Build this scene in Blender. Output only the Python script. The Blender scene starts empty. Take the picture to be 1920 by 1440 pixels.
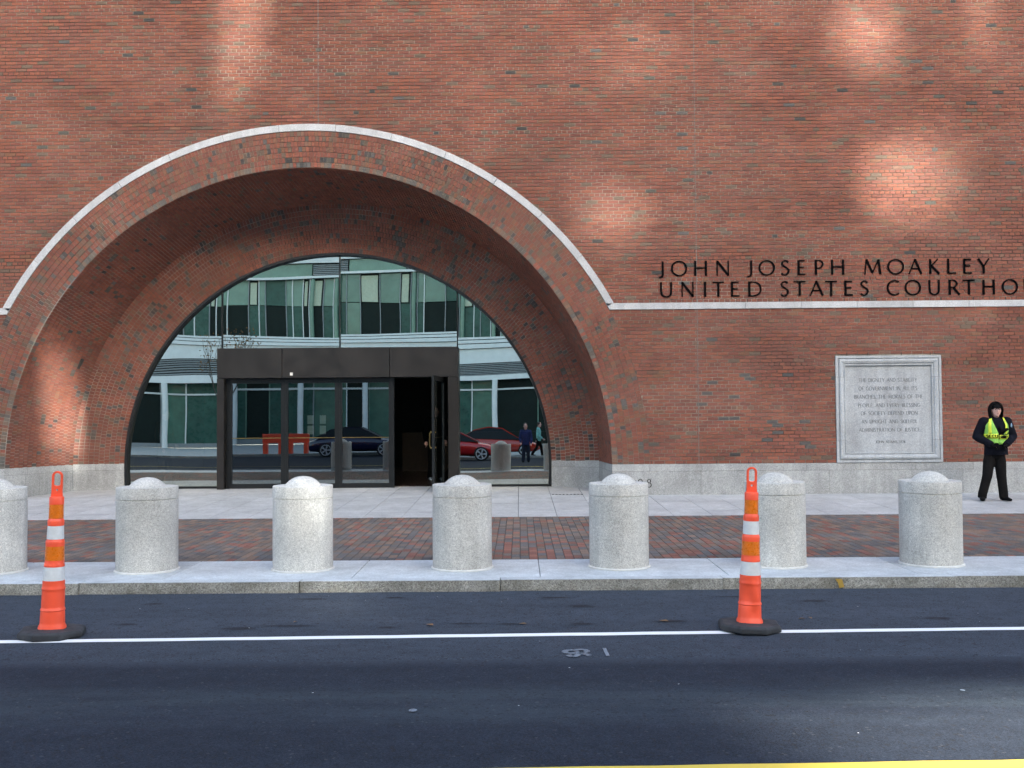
import bpy, bmesh, math, random
from mathutils import Vector, Matrix
R = random.Random(11)
C = bpy.context.scene
COL = C.collection
PI = math.pi
# ------------------------------------------------------------------ camera, sky, sun, exposure
CAMH = 1.64
cd = bpy.data.cameras.new('camera'); cam = bpy.data.objects.new('camera', cd); COL.objects.link(cam)
cd.sensor_width = 36; cd.lens = 36 * 1867 / 1920; cd.clip_end = 2500; cd.clip_start = 0.05
PITCH, ROLL, YAW = math.atan(56 / 1867), 0.0075, math.atan(0.007)
f = Vector((-math.sin(YAW) * math.cos(PITCH), math.cos(YAW) * math.cos(PITCH), math.sin(PITCH)))
r0 = Vector((math.cos(YAW), math.sin(YAW), 0)); u0 = r0.cross(f)
rr = r0 * math.cos(ROLL) - u0 * math.sin(ROLL); uu = u0 * math.cos(ROLL) + r0 * math.sin(ROLL)
cam.matrix_world = Matrix(((rr.x, uu.x, -f.x, 0), (rr.y, uu.y, -f.y, 0), (rr.z, uu.z, -f.z, CAMH), (0, 0, 0, 1)))
C.camera = cam
SE, SA = math.radians(20.5), math.radians(18)          # sun: elevation; azimuth to the right, from behind the camera
w = bpy.data.worlds.new('World'); C.world = w; w.use_nodes = True
wn = w.node_tree; bg = wn.nodes['Background']
sky = wn.nodes.new('ShaderNodeTexSky'); sky.sky_type = 'NISHITA'; sky.sun_disc = False
sky.sun_elevation = SE; sky.sun_rotation = PI - SA; sky.air_density = 1.0; sky.dust_density = 3.5; sky.ozone_density = 0.35
wn.links.new(sky.outputs[0], bg.inputs[0]); bg.inputs[1].default_value = 0.056
sd = bpy.data.lights.new('sun', 'SUN'); sun = bpy.data.objects.new('sun', sd); COL.objects.link(sun)
sd.energy = 5.0; sd.angle = math.radians(0.6); sd.color = (1.0, 0.975, 0.89)
TOSUN = Vector((math.sin(SA) * math.cos(SE), -math.cos(SA) * math.cos(SE), math.sin(SE)))
sun.rotation_euler = TOSUN.to_track_quat('Z', 'Y').to_euler(); sun.location = (20, -20, 40)
C.view_settings.view_transform = 'Standard'; C.view_settings.look = 'None'
C.view_settings.gamma = 1; C.view_settings.use_curve_mapping = False
C.view_settings.exposure = 3.93
C.render.engine = 'CYCLES'

# ------------------------------------------------------------------ node helpers
def newmat(name):
    m = bpy.data.materials.new(name); m.use_nodes = True
    nt = m.node_tree; b = nt.nodes['Principled BSDF']
    return m, nt, b
def N(nt, t, **k):
    n = nt.nodes.new(t)
    for a, v in k.items():
        if a in n.inputs.keys(): n.inputs[a].default_value = v
        else: setattr(n, a, v)
    return n
def L(nt, a, b): nt.links.new(a, b)
def coords(nt, scale=(1, 1, 1), obj=True):
    g = N(nt, 'ShaderNodeNewGeometry') if not obj else N(nt, 'ShaderNodeTexCoord')
    mp = N(nt, 'ShaderNodeMapping'); mp.inputs['Scale'].default_value = scale
    L(nt, g.outputs['Position' if not obj else 'Object'], mp.inputs[0]); return mp.outputs[0]
def noise(nt, v, sc, det=4, ro=0.55, dist=0):
    n = N(nt, 'ShaderNodeTexNoise'); n.inputs['Scale'].default_value = sc; n.inputs['Detail'].default_value = det
    n.inputs['Roughness'].default_value = ro; n.inputs['Distortion'].default_value = dist
    L(nt, v, n.inputs['Vector']); return n.outputs[0]
def ramp(nt, fac, stops, interp='LINEAR'):
    r = N(nt, 'ShaderNodeValToRGB'); L(nt, fac, r.inputs[0]); cr = r.color_ramp; cr.interpolation = interp
    while len(cr.elements) < len(stops): cr.elements.new(0.5)
    for e, (p, c) in zip(cr.elements, stops):
        e.position = p; e.color = (c, c, c, 1) if isinstance(c, (int, float)) else (*c, 1)
    return r.outputs[0]
def mix(nt, fac, a, b, mode='MIX'):
    m = N(nt, 'ShaderNodeMix', data_type='RGBA', blend_type=mode)
    for i, v in ((0, fac), (6, a), (7, b)):
        s = m.inputs[i]
        if hasattr(v, 'node'): L(nt, v, s)
        elif isinstance(v, (int, float)): s.default_value = v if i == 0 else (v, v, v, 1)
        else: s.default_value = (*v, 1)
    return m.outputs[2]
def bump(nt, h, b, st=0.3, d=0.01):
    n = N(nt, 'ShaderNodeBump'); n.inputs['Strength'].default_value = st; n.inputs['Distance'].default_value = d
    L(nt, h, n.inputs['Height']); L(nt, n.outputs[0], b.inputs['Normal'])
def simple(name, c, rough=0.6, metal=0, var=0.12, sc=12, bmp=0.0, coat=0, spec=None):
    m, nt, b = newmat(name)
    v = coords(nt, obj=False)
    n = noise(nt, v, sc, 5)
    k = ramp(nt, n, [(0.3, 1 - var), (0.7, 1 + var)])
    L(nt, mix(nt, 1.0, c, k, 'MULTIPLY'), b.inputs['Base Color'])
    b.inputs['Metallic'].default_value = metal
    L(nt, ramp(nt, noise(nt, v, sc * 2.3, 3), [(0.3, max(0, rough - 0.08)), (0.7, min(1, rough + 0.08))]), b.inputs['Roughness'])
    if bmp: bump(nt, noise(nt, v, sc * 6, 4), b, bmp, 0.004)
    if coat: b.inputs['Coat Weight'].default_value = coat; b.inputs['Coat Roughness'].default_value = 0.06
    if spec is not None: b.inputs['Specular IOR Level'].default_value = spec
    return m

# ------------------------------------------------------------------ materials
def brick_mat(name, weather=0.26, paver=False):
    m, nt, b = newmat(name)
    at = N(nt, 'ShaderNodeAttribute'); at.attribute_name = 'Col'
    v = coords(nt, obj=False)
    c = mix(nt, 1.0, at.outputs[0], ramp(nt, noise(nt, v, 55, 5, 0.7), [(0.3, 0.72), (0.5, 1.0), (0.72, 1.3)]), 'MULTIPLY')
    c = mix(nt, 1.0, c, ramp(nt, noise(nt, v, 0.7, 5, 0.6, 0.5), [(0.3, 0.80), (0.7, 1.14)]), 'MULTIPLY')
    wv = N(nt, 'ShaderNodeMapping'); wv.inputs['Scale'].default_value = (0.35, 1, 1.6); L(nt, v, wv.inputs[0])
    st = ramp(nt, noise(nt, wv.outputs[0], 1.1, 7, 0.68, 0.6), [(0.47, 0.0), (0.75, weather)])
    c = mix(nt, st, c, (0.20, 0.14, 0.115))
    L(nt, c, b.inputs['Base Color']); b.inputs['Roughness'].default_value = 0.88; b.inputs['Specular IOR Level'].default_value = 0.25
    bump(nt, noise(nt, v, 90, 4, 0.7), b, 0.5, 0.004)
    return m
BR = brick_mat('brick'); PV = brick_mat('paver_brick', 0.1)
def mortar_mat():
    m, nt, b = newmat('mortar'); v = coords(nt, obj=False)
    mp = N(nt, 'ShaderNodeMapping'); mp.inputs['Scale'].default_value = (0.6, 1, 1.3); L(nt, v, mp.inputs[0])
    k = noise(nt, mp.outputs[0], 0.8, 6, 0.65, 0.4)
    c = ramp(nt, k, [(0.38, (0.07, 0.066, 0.055)), (0.46, (0.17, 0.16, 0.13)), (0.60, (0.33, 0.31, 0.265))])
    c = mix(nt, 1.0, c, ramp(nt, noise(nt, v, 25, 4), [(0.3, 0.7), (0.7, 1.3)]), 'MULTIPLY')
    L(nt, c, b.inputs['Base Color']); b.inputs['Roughness'].default_value = 0.95
    bump(nt, noise(nt, v, 60, 4), b, 0.5, 0.004); return m
MO = mortar_mat()
SANDJ = simple('joint_sand', (0.055, 0.052, 0.048), 0.95)
def granite_mat(name, base, lo=0.45, hi=1.35, sc=150, rough=0.7, blot=0.12, dirt=None, bm=0.25):
    m, nt, b = newmat(name); v = coords(nt, obj=False)
    vo = N(nt, 'ShaderNodeTexVoronoi', feature='F1'); vo.inputs['Scale'].default_value = sc; L(nt, v, vo.inputs['Vector'])
    sp = N(nt, 'ShaderNodeSeparateColor'); L(nt, vo.outputs['Color'], sp.inputs[0])
    k = ramp(nt, sp.outputs[0], [(0.0, lo), (0.22, lo * 1.25), (0.34, 0.92), (0.75, 1.02), (0.9, hi)])
    c = mix(nt, 1.0, base, k, 'MULTIPLY')
    c = mix(nt, 1.0, c, ramp(nt, noise(nt, v, 40, 5, 0.7), [(0.3, 0.86), (0.7, 1.12)]), 'MULTIPLY')
    vs_ = N(nt, 'ShaderNodeMapping'); vs_.inputs['Scale'].default_value = (5, 5, .5); L(nt, v, vs_.inputs[0])
    c = mix(nt, 1.0, c, ramp(nt, noise(nt, vs_.outputs[0], 1.5, 5, 0.6), [(0.35, 0.9), (0.6, 1.05)]), 'MULTIPLY')
    c = mix(nt, 1.0, c, ramp(nt, noise(nt, v, 1.7, 6, 0.65), [(0.3, 1 - blot), (0.7, 1 + blot)]), 'MULTIPLY')
    oi = N(nt, 'ShaderNodeObjectInfo')
    c = mix(nt, 1.0, c, ramp(nt, oi.outputs['Random'], [(0.0, 0.93), (1.0, 1.06)]), 'MULTIPLY')
    if dirt: c = mix(nt, ramp(nt, noise(nt, v, 5, 6, 0.7), [(0.45, 0), (0.7, 0.55)]), c, dirt)
    L(nt, c, b.inputs['Base Color']); b.inputs['Roughness'].default_value = rough
    b.inputs['Specular IOR Level'].default_value = 0.12
    bump(nt, noise(nt, v, sc * 0.5, 3), b, bm, 0.004); return m
G_BOL = granite_mat('bollard_granite', (0.545, 0.535, 0.49), 0.64, 1.2, 160, 0.62, 0.16)
G_BAND = granite_mat('band_granite', (0.45, 0.465, 0.475), 0.8, 1.15, 90, 0.55)
G_PL = granite_mat('plinth_granite', (0.34, 0.35, 0.345), 0.72, 1.22, 95, 0.65, 0.2)
G_SL = granite_mat('slab_granite', (0.40, 0.41, 0.41), 0.85, 1.12, 90, 0.6, 0.16)
G_KT = granite_mat('kerb_slab_granite', (0.46, 0.49, 0.50), 0.85, 1.12, 90, 0.6, 0.18)
G_KF = granite_mat('kerb_granite', (0.30, 0.295, 0.26), 0.55, 1.35, 110, 0.85, 0.25, (0.12, 0.11, 0.08), 0.9)
G_TB = granite_mat('tablet_granite', (0.38, 0.405, 0.42), 0.85, 1.15, 80, 0.6, 0.15)
SEAL = simple('sealant', (0.62, 0.62, 0.58), 0.7, 0, 0.1)
CAULK = simple('joint_mortar', (0.17, 0.165, 0.15), 0.95)
DARKJ = simple('dark_joint', (0.03, 0.028, 0.025), 0.95)  # near-black colour for joints and slots
def asphalt(name, base, streak=0.25):
    m, nt, b = newmat(name); v = coords(nt, obj=False)
    mp = N(nt, 'ShaderNodeMapping'); mp.inputs['Scale'].default_value = (0.13, 1.0, 1); L(nt, v, mp.inputs[0])
    c = mix(nt, 1.0, base, ramp(nt, noise(nt, v, 85, 4, 0.85), [(0.28, 0.4), (0.5, 1.0), (0.75, 2.1)]), 'MULTIPLY')
    c = mix(nt, 1.0, c, ramp(nt, noise(nt, mp.outputs[0], 1.6, 6, 0.6), [(0.3, 1 - streak), (0.7, 1 + streak)]), 'MULTIPLY')
    c = mix(nt, 1.0, c, ramp(nt, noise(nt, v, 7, 6, 0.75), [(0.32, 0.82), (0.68, 1.18)]), 'MULTIPLY')
    sy = N(nt, 'ShaderNodeSeparateXYZ'); L(nt, v, sy.inputs[0])
    tr = N(nt, 'ShaderNodeMapRange'); L(nt, sy.outputs[1], tr.inputs[0]); tr.inputs[1].default_value = 0; tr.inputs[2].default_value = 10; 
    trk = ramp(nt, tr.outputs[0], [(0.0, 0), (0.56, 0), (0.585, 1), (0.635, 1), (0.66, 0), (1, 0)])
    trk = mix(nt, 1.0, trk, ramp(nt, noise(nt, mp.outputs[0], 3, 5, 0.7), [(0.35, 0), (0.65, 0.55)]), 'MULTIPLY')
    c = mix(nt, trk, c, (0.048, 0.062, 0.072))
    if streak == 0.12: c = mix(nt, ramp(nt, tr.outputs[0], [(0.0, 0), (0.695, 0), (0.720, 1), (1, 1)]), c, (0.043, 0.052, 0.066))
    vo = N(nt, 'ShaderNodeTexVoronoi'); vo.inputs['Scale'].default_value = 60; L(nt, v, vo.inputs['Vector'])
    sp = N(nt, 'ShaderNodeSeparateColor'); L(nt, vo.outputs['Color'], sp.inputs[0])
    c = mix(nt, ramp(nt, sp.outputs[1], [(0.988, 0), (0.992, 0.2)]), c, (0.13, 0.13, 0.13))
    c = mix(nt, ramp(nt, sp.outputs[0], [(0.93, 0), (0.95, 0.7)]), c, (0.02, 0.02, 0.022))
    at = N(nt, 'ShaderNodeAttribute'); at.attribute_name = 'stain'
    sf = mix(nt, 1.0, at.outputs[0], ramp(nt, noise(nt, v, 14, 5, 0.7), [(0.3, 0.4), (0.6, 1)]), 'MULTIPLY')
    c = mix(nt, sf, c, (0.018, 0.018, 0.02))
    L(nt, c, b.inputs['Base Color']); b.inputs['Roughness'].default_value = 0.85; b.inputs['Specular IOR Level'].default_value = 0.12
    bump(nt, noise(nt, v, 110, 3, 0.8), b, 0.8, 0.006); return m
AS_D = asphalt('asphalt_dark', (0.021, 0.026, 0.036), 0.12)
AS_L = asphalt('asphalt_worn', (0.043, 0.052, 0.066), 0.14)
GROUND = simple('ground', (0.07, 0.07, 0.07), 0.9)
def worn_paint(name, c, lo=0.3):
    m, nt, b = newmat(name); v = coords(nt, obj=False)
    k = ramp(nt, noise(nt, v, 45, 6, 0.75), [(lo - 0.05, 1), (lo + 0.03, 0)])
    L(nt, mix(nt, k, c, (0.09, 0.09, 0.095)), b.inputs['Base Color']); b.inputs['Roughness'].default_value = 0.6; return m
WPAINT = worn_paint('white_road_paint', (0.78, 0.79, 0.78)); YPAINT = worn_paint('yellow_road_paint', (0.62, 0.45, 0.06), 0.33)
CHALK = worn_paint('spray_paint', (0.17, 0.205, 0.24), 0.47)
YSPOT = simple('yellow_paint_spot', (0.42, 0.27, 0.05), 0.8)
BLACKM = simple('dark_bronze_metal', (0.028, 0.027, 0.027), 0.34, 0.6, 0.3, 3)
HEADM = simple('blackened_steel_panel', (0.040, 0.037, 0.035), 0.36, 0.6, 0.18, 1.1)
BLACKF = simple('black_frame', (0.012, 0.014, 0.015), 0.35, 0.3)
LETTER = simple('black_letter_metal', (0.002, 0.002, 0.0025), 0.8, 0, .1, 12, 0, 0, .05)
INSC = simple('inscription_grey', (0.15, 0.165, 0.175), 0.8)
STEEL = simple('steel', (0.5, 0.5, 0.48), 0.3, 0.9)
BRASS = simple('brass', (0.25, 0.18, 0.07), 0.4, 0.9)
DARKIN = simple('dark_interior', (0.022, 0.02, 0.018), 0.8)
WOODIN = simple('interior_wood', (0.06, 0.028, 0.015), 0.6)
def glass_mat(name, refl, tint, gcol, wav=0.02):
    m, nt, b = newmat(name); nt.nodes.remove(b); out = nt.nodes['Material Output']
    t = N(nt, 'ShaderNodeBsdfTransparent'); t.inputs[0].default_value = (*tint, 1)
    g = N(nt, 'ShaderNodeBsdfGlossy'); g.inputs['Color'].default_value = (*gcol, 1); g.inputs['Roughness'].default_value = 0.005
    v = coords(nt, (0.5, 1, 0.9), obj=False)
    bp = N(nt, 'ShaderNodeBump'); bp.inputs['Strength'].default_value = 1.0; bp.inputs['Distance'].default_value = wav
    L(nt, noise(nt, v, 0.6, 1, 0.4), bp.inputs['Height']); L(nt, bp.outputs[0], g.inputs['Normal'])
    mx = N(nt, 'ShaderNodeMixShader'); mx.inputs[0].default_value = refl
    L(nt, t.outputs[0], mx.inputs[1]); L(nt, g.outputs[0], mx.inputs[2]); L(nt, mx.outputs[0], out.inputs[0]); return m
GLASS = glass_mat('reflective_glass', 0.55, (0.35, 0.42, 0.38), (0.93, 0.98, 0.87), 0.006)
DGLASS = glass_mat('door_glass', 0.29, (0.45, 0.5, 0.48), (0.85, 0.95, 0.92), 0.0022)
OR = simple('orange_plastic', (0.93, 0.10, 0.04), 0.42, 0, 0.05, 6)
AMB = simple('amber_reflective', (0.74, 0.17, 0.008), 0.3, 0, 0.14, 25)
WREF = simple('white_reflective', (0.66, 0.68, 0.67), 0.35, 0, 0.08, 25)
RUB = simple('black_rubber', (0.028, 0.03, 0.033), 0.8, 0, 0.35, 9, 0.5)

# ------------------------------------------------------------------ object helpers
def tag(o, label=None, cat=None, group=None, kind=None):
    if label: o['label'] = label
    if cat: o['category'] = cat
    if group: o['group'] = group
    if kind: o['kind'] = kind
    return o
def empty(name, loc=(0, 0, 0), rz=0, parent=None):
    o = bpy.data.objects.new(name, None); COL.objects.link(o); o.location = loc; o.rotation_euler = (0, 0, rz)
    o.empty_display_size = 0.2
    if parent: o.parent = parent
    return o
class MB:
    def __init__(s): s.v = []; s.f = []; s.c = []; s.m = []
    def poly(s, pts, col=(1, 1, 1), mi=0):
        n = len(s.v); s.v += [tuple(p) for p in pts]; s.f.append(tuple(range(n, n + len(pts)))); s.c.append(col); s.m.append(mi)
    def faces(s, pts, fs, col=(1, 1, 1), mi=0):
        n = len(s.v); s.v += [tuple(p) for p in pts]
        for q in fs: s.f.append(tuple(n + i for i in q)); s.c.append(col); s.m.append(mi)
    def box(s, x0, x1, y0, y1, z0, z1, col=(1, 1, 1), mi=0):
        p = [(x0, y0, z0), (x1, y0, z0), (x1, y1, z0), (x0, y1, z0), (x0, y0, z1), (x1, y0, z1), (x1, y1, z1), (x0, y1, z1)]
        s.faces(p, [(0, 3, 2, 1), (4, 5, 6, 7), (0, 1, 5, 4), (1, 2, 6, 5), (2, 3, 7, 6), (3, 0, 4, 7)], col, mi)
    def bar(s, a, b, r, n=8, r2=None, col=(1, 1, 1), mi=0, cap=True):
        a = Vector(a); b = Vector(b); d = (b - a).normalized(); x = d.orthogonal().normalized(); y = d.cross(x)
        r2 = r if r2 is None else r2; p = []
        for c, q in ((a, r), (b, r2)):
            for i in range(n): t = 2 * PI * i / n; p.append(c + (x * math.cos(t) + y * math.sin(t)) * q)
        fs = [(i, (i + 1) % n, n + (i + 1) % n, n + i) for i in range(n)]
        if cap: fs += [tuple(range(n - 1, -1, -1)), tuple(range(n, 2 * n))]
        s.faces(p, fs, col, mi)
    def lathe(s, prof, n=32, cx=0, cy=0, col=(1, 1, 1), mi=0):
        p = []; fs = []
        for (r, z) in prof:
            for i in range(n): t = 2 * PI * i / n; p.append((cx + r * math.cos(t), cy + r * math.sin(t), z))
        for k in range(len(prof) - 1):
            for i in range(n): j = (i + 1) % n; fs.append((k * n + i, k * n + j, (k + 1) * n + j, (k + 1) * n + i))
        s.faces(p, fs, col, mi)
    def build(s, name, mats, parent=None, smooth=False, kind=None, loc=None):
        me = bpy.data.meshes.new(name); me.from_pydata(s.v, [], s.f)
        if not isinstance(mats, (list, tuple)): mats = [mats]
        for m in mats: me.materials.append(m)
        if len(mats) > 1: me.polygons.foreach_set('material_index', s.m)
        if any(c != (1, 1, 1) for c in s.c[:40]):
            a = me.attributes.new('Col', 'FLOAT_COLOR', 'FACE'); fl = []
            for c in s.c: fl += [c[0], c[1], c[2], 1.0]
            a.data.foreach_set('color', fl)
        if smooth: me.polygons.foreach_set('use_smooth', [True] * len(me.polygons))
        me.update(); me.validate()
        o = bpy.data.objects.new(name, me); COL.objects.link(o)
        if parent: o.parent = parent
        if kind: o['kind'] = kind
        if loc: o.location = loc
        return o
def bevel(o, wdt=0.01, seg=2, ang=35):
    m = o.modifiers.new('b', 'BEVEL'); m.width = wdt; m.segments = seg; m.limit_method = 'ANGLE'; m.angle_limit = math.radians(ang); return o
def copy_tree(o, parent=None):
    c = o.copy(); COL.objects.link(c)
    if parent: c.parent = parent
    for ch in list(o.children): copy_tree(ch, c)
    return c

# ------------------------------------------------------------------ measures of the place (metres)
WY = 19.15                       # wall plane
PT = 0.655                       # plinth top
SC0, SC1 = 3.630, 3.757          # string course
AX, AZ, ARI, ARO, ARS = -4.07, 0.595, 5.85, 6.565, 6.70   # outer arch: centre, inner edge, brick ring edge, stone edge
RX, RZ, RRI, RY = -3.83, 0.585, 5.49, 20.75               # ridge circle
GX, GZ, GR, GY = -3.838, 0.575, 4.51, 21.02               # glass circle
ROADZ = -0.11
def sz(y): return 0.0 if y < 15.95 else (y - 15.95) * 0.0205
# ------------------------------------------------------------------ ground, road
mb = MB(); mb.box(-700, 700, -700, 700, -1.2, -0.32); mb.build('ground', GROUND, kind='structure')
rd = MB(); rd.box(-60, 60, -12, 7.32, -0.3, ROADZ)
road = rd.build('road', AS_D, kind='structure')
rl = MB()
nseg = 240
for i in range(nseg):            # worn paler asphalt strip along the kerb with a wavering seam
    xa, xb = -24 + i * 0.2, -24 + (i + 1) * 0.2
    ya, yb = (7.22 + 0.02 * math.sin(xa * 0.9) + 0.012 * math.sin(xa * 5.1), 7.22 + 0.02 * math.sin(xb * 0.9) + 0.012 * math.sin(xb * 5.1))
    rl.poly([(xa, ya, ROADZ + 0.004), (xb, yb, ROADZ + 0.004), (xb, 9.9, ROADZ + 0.004), (xa, 9.9, ROADZ + 0.004)])
for i in range(nseg):
    xa, xb = -24 + i * 0.2, -24 + (i + 1) * 0.2; qy = lambda x: 7.22 + 0.02 * math.sin(x * 0.9) + 0.012 * math.sin(x * 5.1)
    rl.poly([(xa, qy(xa) - .05, ROADZ + .0002), (xb, qy(xb) - .05, ROADZ + .0002), (xb, qy(xb), ROADZ + .004), (xa, qy(xa), ROADZ + .004)])
rl.poly([(-60, 7.28, ROADZ + .002), (60, 7.28, ROADZ + .002), (60, 9.9, ROADZ + .002), (-60, 9.9, ROADZ + .002)])
rl.build('parking_lane', AS_L, road)
ZP = ROADZ + 0.008
def strip(name, x0, x1, yf, wd, m, z=ZP, n=120, wob=0.004):
    s = MB()
    for i in range(n):
        a, b = x0 + (x1 - x0) * i / n, x0 + (x1 - x0) * (i + 1) / n
        q = lambda x: yf(x) + wob * math.sin(x * 7.3)
        s.poly([(a, q(a), z), (b, q(b), z), (b, q(b) + wd, z), (a, q(a) + wd, z)])
    return s.build(name, m, road)
strip('white_lane_line', -20, 20, lambda x: 7.853 + 0.033 * x, 0.105, WPAINT)
strip('yellow_centre_line', -20, 20, lambda x: 4.840 + 0.032 * x, 0.12, YPAINT)
strip('yellow_centre_line', -20, 20, lambda x: 4.65 + 0.014 * x, 0.12, YPAINT)
def blob(x, y, rx, ry, z, rim=10):
    pts = [(x, y, z)]; st = [1.0]
    ph = [R.uniform(0.75, 1.2) for _ in range(rim)]
    for q, sv in ((0.45, 1.0), (1.0, 0.0)):
        for i in range(rim): t = 2 * PI * i / rim; pts.append((x + rx * q * ph[i] * math.cos(t), y + ry * q * ph[i] * math.sin(t), z)); st.append(sv)
    fs = [(0, 1 + i, 1 + (i + 1) % rim) for i in range(rim)] + [(1 + i, 1 + rim + i, 1 + rim + (i + 1) % rim, 1 + (i + 1) % rim) for i in range(rim)]
    return pts, fs, st
for (x, y, rx, ry) in [(-2.32, 8.21, .18, .07), (0.51, 8.32, .14, .06), (0.55, 9.08, .17, .09), (-0.1, 8.33, .12, .03), (-1.1, 8.22, .1, .05), (-1.9, 8.3, .3, .04), (2.7, 9.25, .2, .06), (3.5, 8.45, .16, .08),
                       (0.3, 9.5, .17, .05), (-1.2, 9.55, .14, .05), (-2.0, 9.5, .2, .04), (-3.3, 8.4, .12, .05), (1.25, 8.4, .17, .06), (-3.4, 9.3, .12, .05), (-0.45, 8.36, .22, .03), (2.1, 9.5, .3, .03)]:
    pts, fs, st = blob(x, y, rx, ry, ROADZ + 0.0065)
    me = bpy.data.meshes.new('oil_stain'); me.from_pydata(pts, [], fs); me.materials.append(AS_L)
    a = me.attributes.new('stain', 'FLOAT_COLOR', 'POINT'); fl = []
    for s_ in st: fl += [s_, s_, s_, 1]
    a.data.foreach_set('color', fl)
    o = bpy.data.objects.new('oil_stain', me); COL.objects.link(o); o.parent = road
# small litter: pale gum spots and pebbles
lt = MB()
for k in range(34):
    x, y = R.uniform(-5, 5), R.choice([R.uniform(7.9, 9.8), R.uniform(8.9, 9.8), R.uniform(5.0, 9)])
    r_ = R.uniform(0.003, 0.007); z = ROADZ + 0.006
    lt.poly([(x + r_ * math.cos(t) * R.uniform(.7, 1.3), y + r_ * math.sin(t) * R.uniform(.7, 1.3), z + 0.003) for t in [i * PI / 3 for i in range(6)]])
lt.build('gum_spots', simple('gum', (0.5, 0.5, 0.48), 0.8), road, kind='stuff')
mb = MB()
for (x, y, k) in ((-0.64, 5.92, 1), (2.75, 6.28, .6)):
    mb.poly([(x + .026 * k * math.cos(t), y + .03 * k * math.sin(t), ROADZ + 0.009) for t in [i * PI / 4 for i in range(8)]])
mb.build('paint_spot', CHALK, road)
# leaves in the gutter
mb = MB()
for (x, y) in ((2.36, 8.44), (2.44, 8.47), (-1.9, 8.43), (-3.72, 7.86), (0.02, 8.3), (1.2, 8.38), (-0.75, 8.28)):
    a = R.uniform(0, 6); s_ = R.uniform(.02, .045); z = ROADZ + 0.012
    mb.poly([(x + s_ * math.cos(a + t) * k, y + s_ * math.sin(a + t) * k, z + h) for t, k, h in ((0, 1.2, 0), (1.2, .6, .006), (PI, 1, .002), (4.6, .6, .009))])
mb.build('fallen_leaves', simple('dry_leaf', (0.16, 0.09, 0.04), 0.8), road, kind='stuff')

# ------------------------------------------------------------------ sidewalk: kerb, slab band, pavers, granite slabs
side = empty('sidewalk'); side['kind'] = 'structure'
bed = MB(); bed.box(-60, 60, 9.95, 21.3, -0.3, -0.09); bed.build('bed', SANDJ, side)
jb = MB(); jb.box(-24, 24, 11.27, 15.95, -0.1, -0.007); jb.build('joint_bed', SANDJ, side)
kb = MB()
xs = [-23.9]
while xs[-1] < 24: xs.append(xs[-1] + R.choice([1.83, 1.9, 2.44]))
cut = [-4.35, -2.32, -0.22, 4.29, 2.1]
xs = sorted([-12.4, -10.4, -8.5, -6.35, -4.35, -2.18, -0.2, 2.0, 4.29, 6.2, 8.3, 10.3, 12.4])
def rough_block(x0, x1, y0, y1, z0, z1, name, m, parent, amp=0.008, n=14, colr=None):
    s = MB(); g = {}
    def jit(): return R.uniform(-amp, amp)
    rows = 4
    for i in range(n + 1):
        for j in range(rows + 1):
            g[i, j] = (x0 + (x1 - x0) * i / n, y0 + (jit() if 0 < i < n and j < rows else 0) + (0.006 if j == rows else 0), z0 + (z1 - z0) * j / rows + (jit() * .4 if j == rows and 0 < i < n else 0))
    idx = {}; pts = []
    for k, v in g.items(): idx[k] = len(pts); pts.append(v)
    fs = [(idx[i, j], idx[i + 1, j], idx[i + 1, j + 1], idx[i, j + 1]) for i in range(n) for j in range(rows)]
    b0 = len(pts)
    for i in range(n + 1): pts.append((x0 + (x1 - x0) * i / n, y1, z1))
    fs += [(idx[i, rows], idx[i + 1, rows], b0 + i + 1, b0 + i) for i in range(n)]
    for i, c in ((0, 0), (n, n)):
        pts.append((g[i, 0][0], y1, z0)); q = len(pts) - 1
        fs.append(tuple([idx[i, j] for j in range(rows + 1)] + [b0 + c, q]))
    s.faces(pts, fs); return s.build(name, m, parent)
for a, b in zip(xs[:-1], xs[1:]):
    rough_block(a + .004, b - .004, 9.87 + 0.012 * (a + b) / 2, 10.06 + 0.012 * (a + b) / 2, -0.3, 0.0, 'kerb_stone', [G_KF], side)
    t = MB(); yk = 9.868 + 0.012 * (a + b) / 2
    t.box(a + .004, b - .004, yk + .012, yk + .17, 0.0005, 0.004); t.build('kerb_top', G_KT, side)
    d = MB(); d.box(a + .004, b - .004, yk + .172, yk + .182, -0.05, -0.003); d.build('kerb_joint', DARKJ, side)
s = MB(); s.box(1.96 + .02, 2.04, 9.86, 9.89, -.1, -.002)
sp = MB(); sp.poly([(3.1, 9.89, -.008), (3.17, 9.89, -.012), (3.18, 9.89, -.05), (3.19, 9.89, -.09), (3.14, 9.89, -.1), (3.13, 9.89, -.05)]); sp.build('yellow_spot', YSPOT, side)
def slab(name, x0, x1, y0, y1, m, z=0.0, th=0.09, tilt=0.0):
    s = MB(); p = []
    for zz in (-th, 0):
        for (x, y) in ((x0, y0), (x1, y0), (x1, y1), (x0, y1)): p.append((x, y, z + zz + (sz(y) if tilt else 0)))
    s.faces(p, [(0, 3, 2, 1), (4, 5, 6, 7), (0, 1, 5, 4), (1, 2, 6, 5), (2, 3, 7, 6), (3, 0, 4, 7)])
    return bevel(s.build(name, m, side), 0.004, 1)
x = -13.1
for k in range(14):
    slab('kerb_slab', x + .003, x + 1.897, 10.065 + 0.012 * x, 11.27, G_KT, R.uniform(0, .003)); x += 1.9
yr = 11.283
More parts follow.
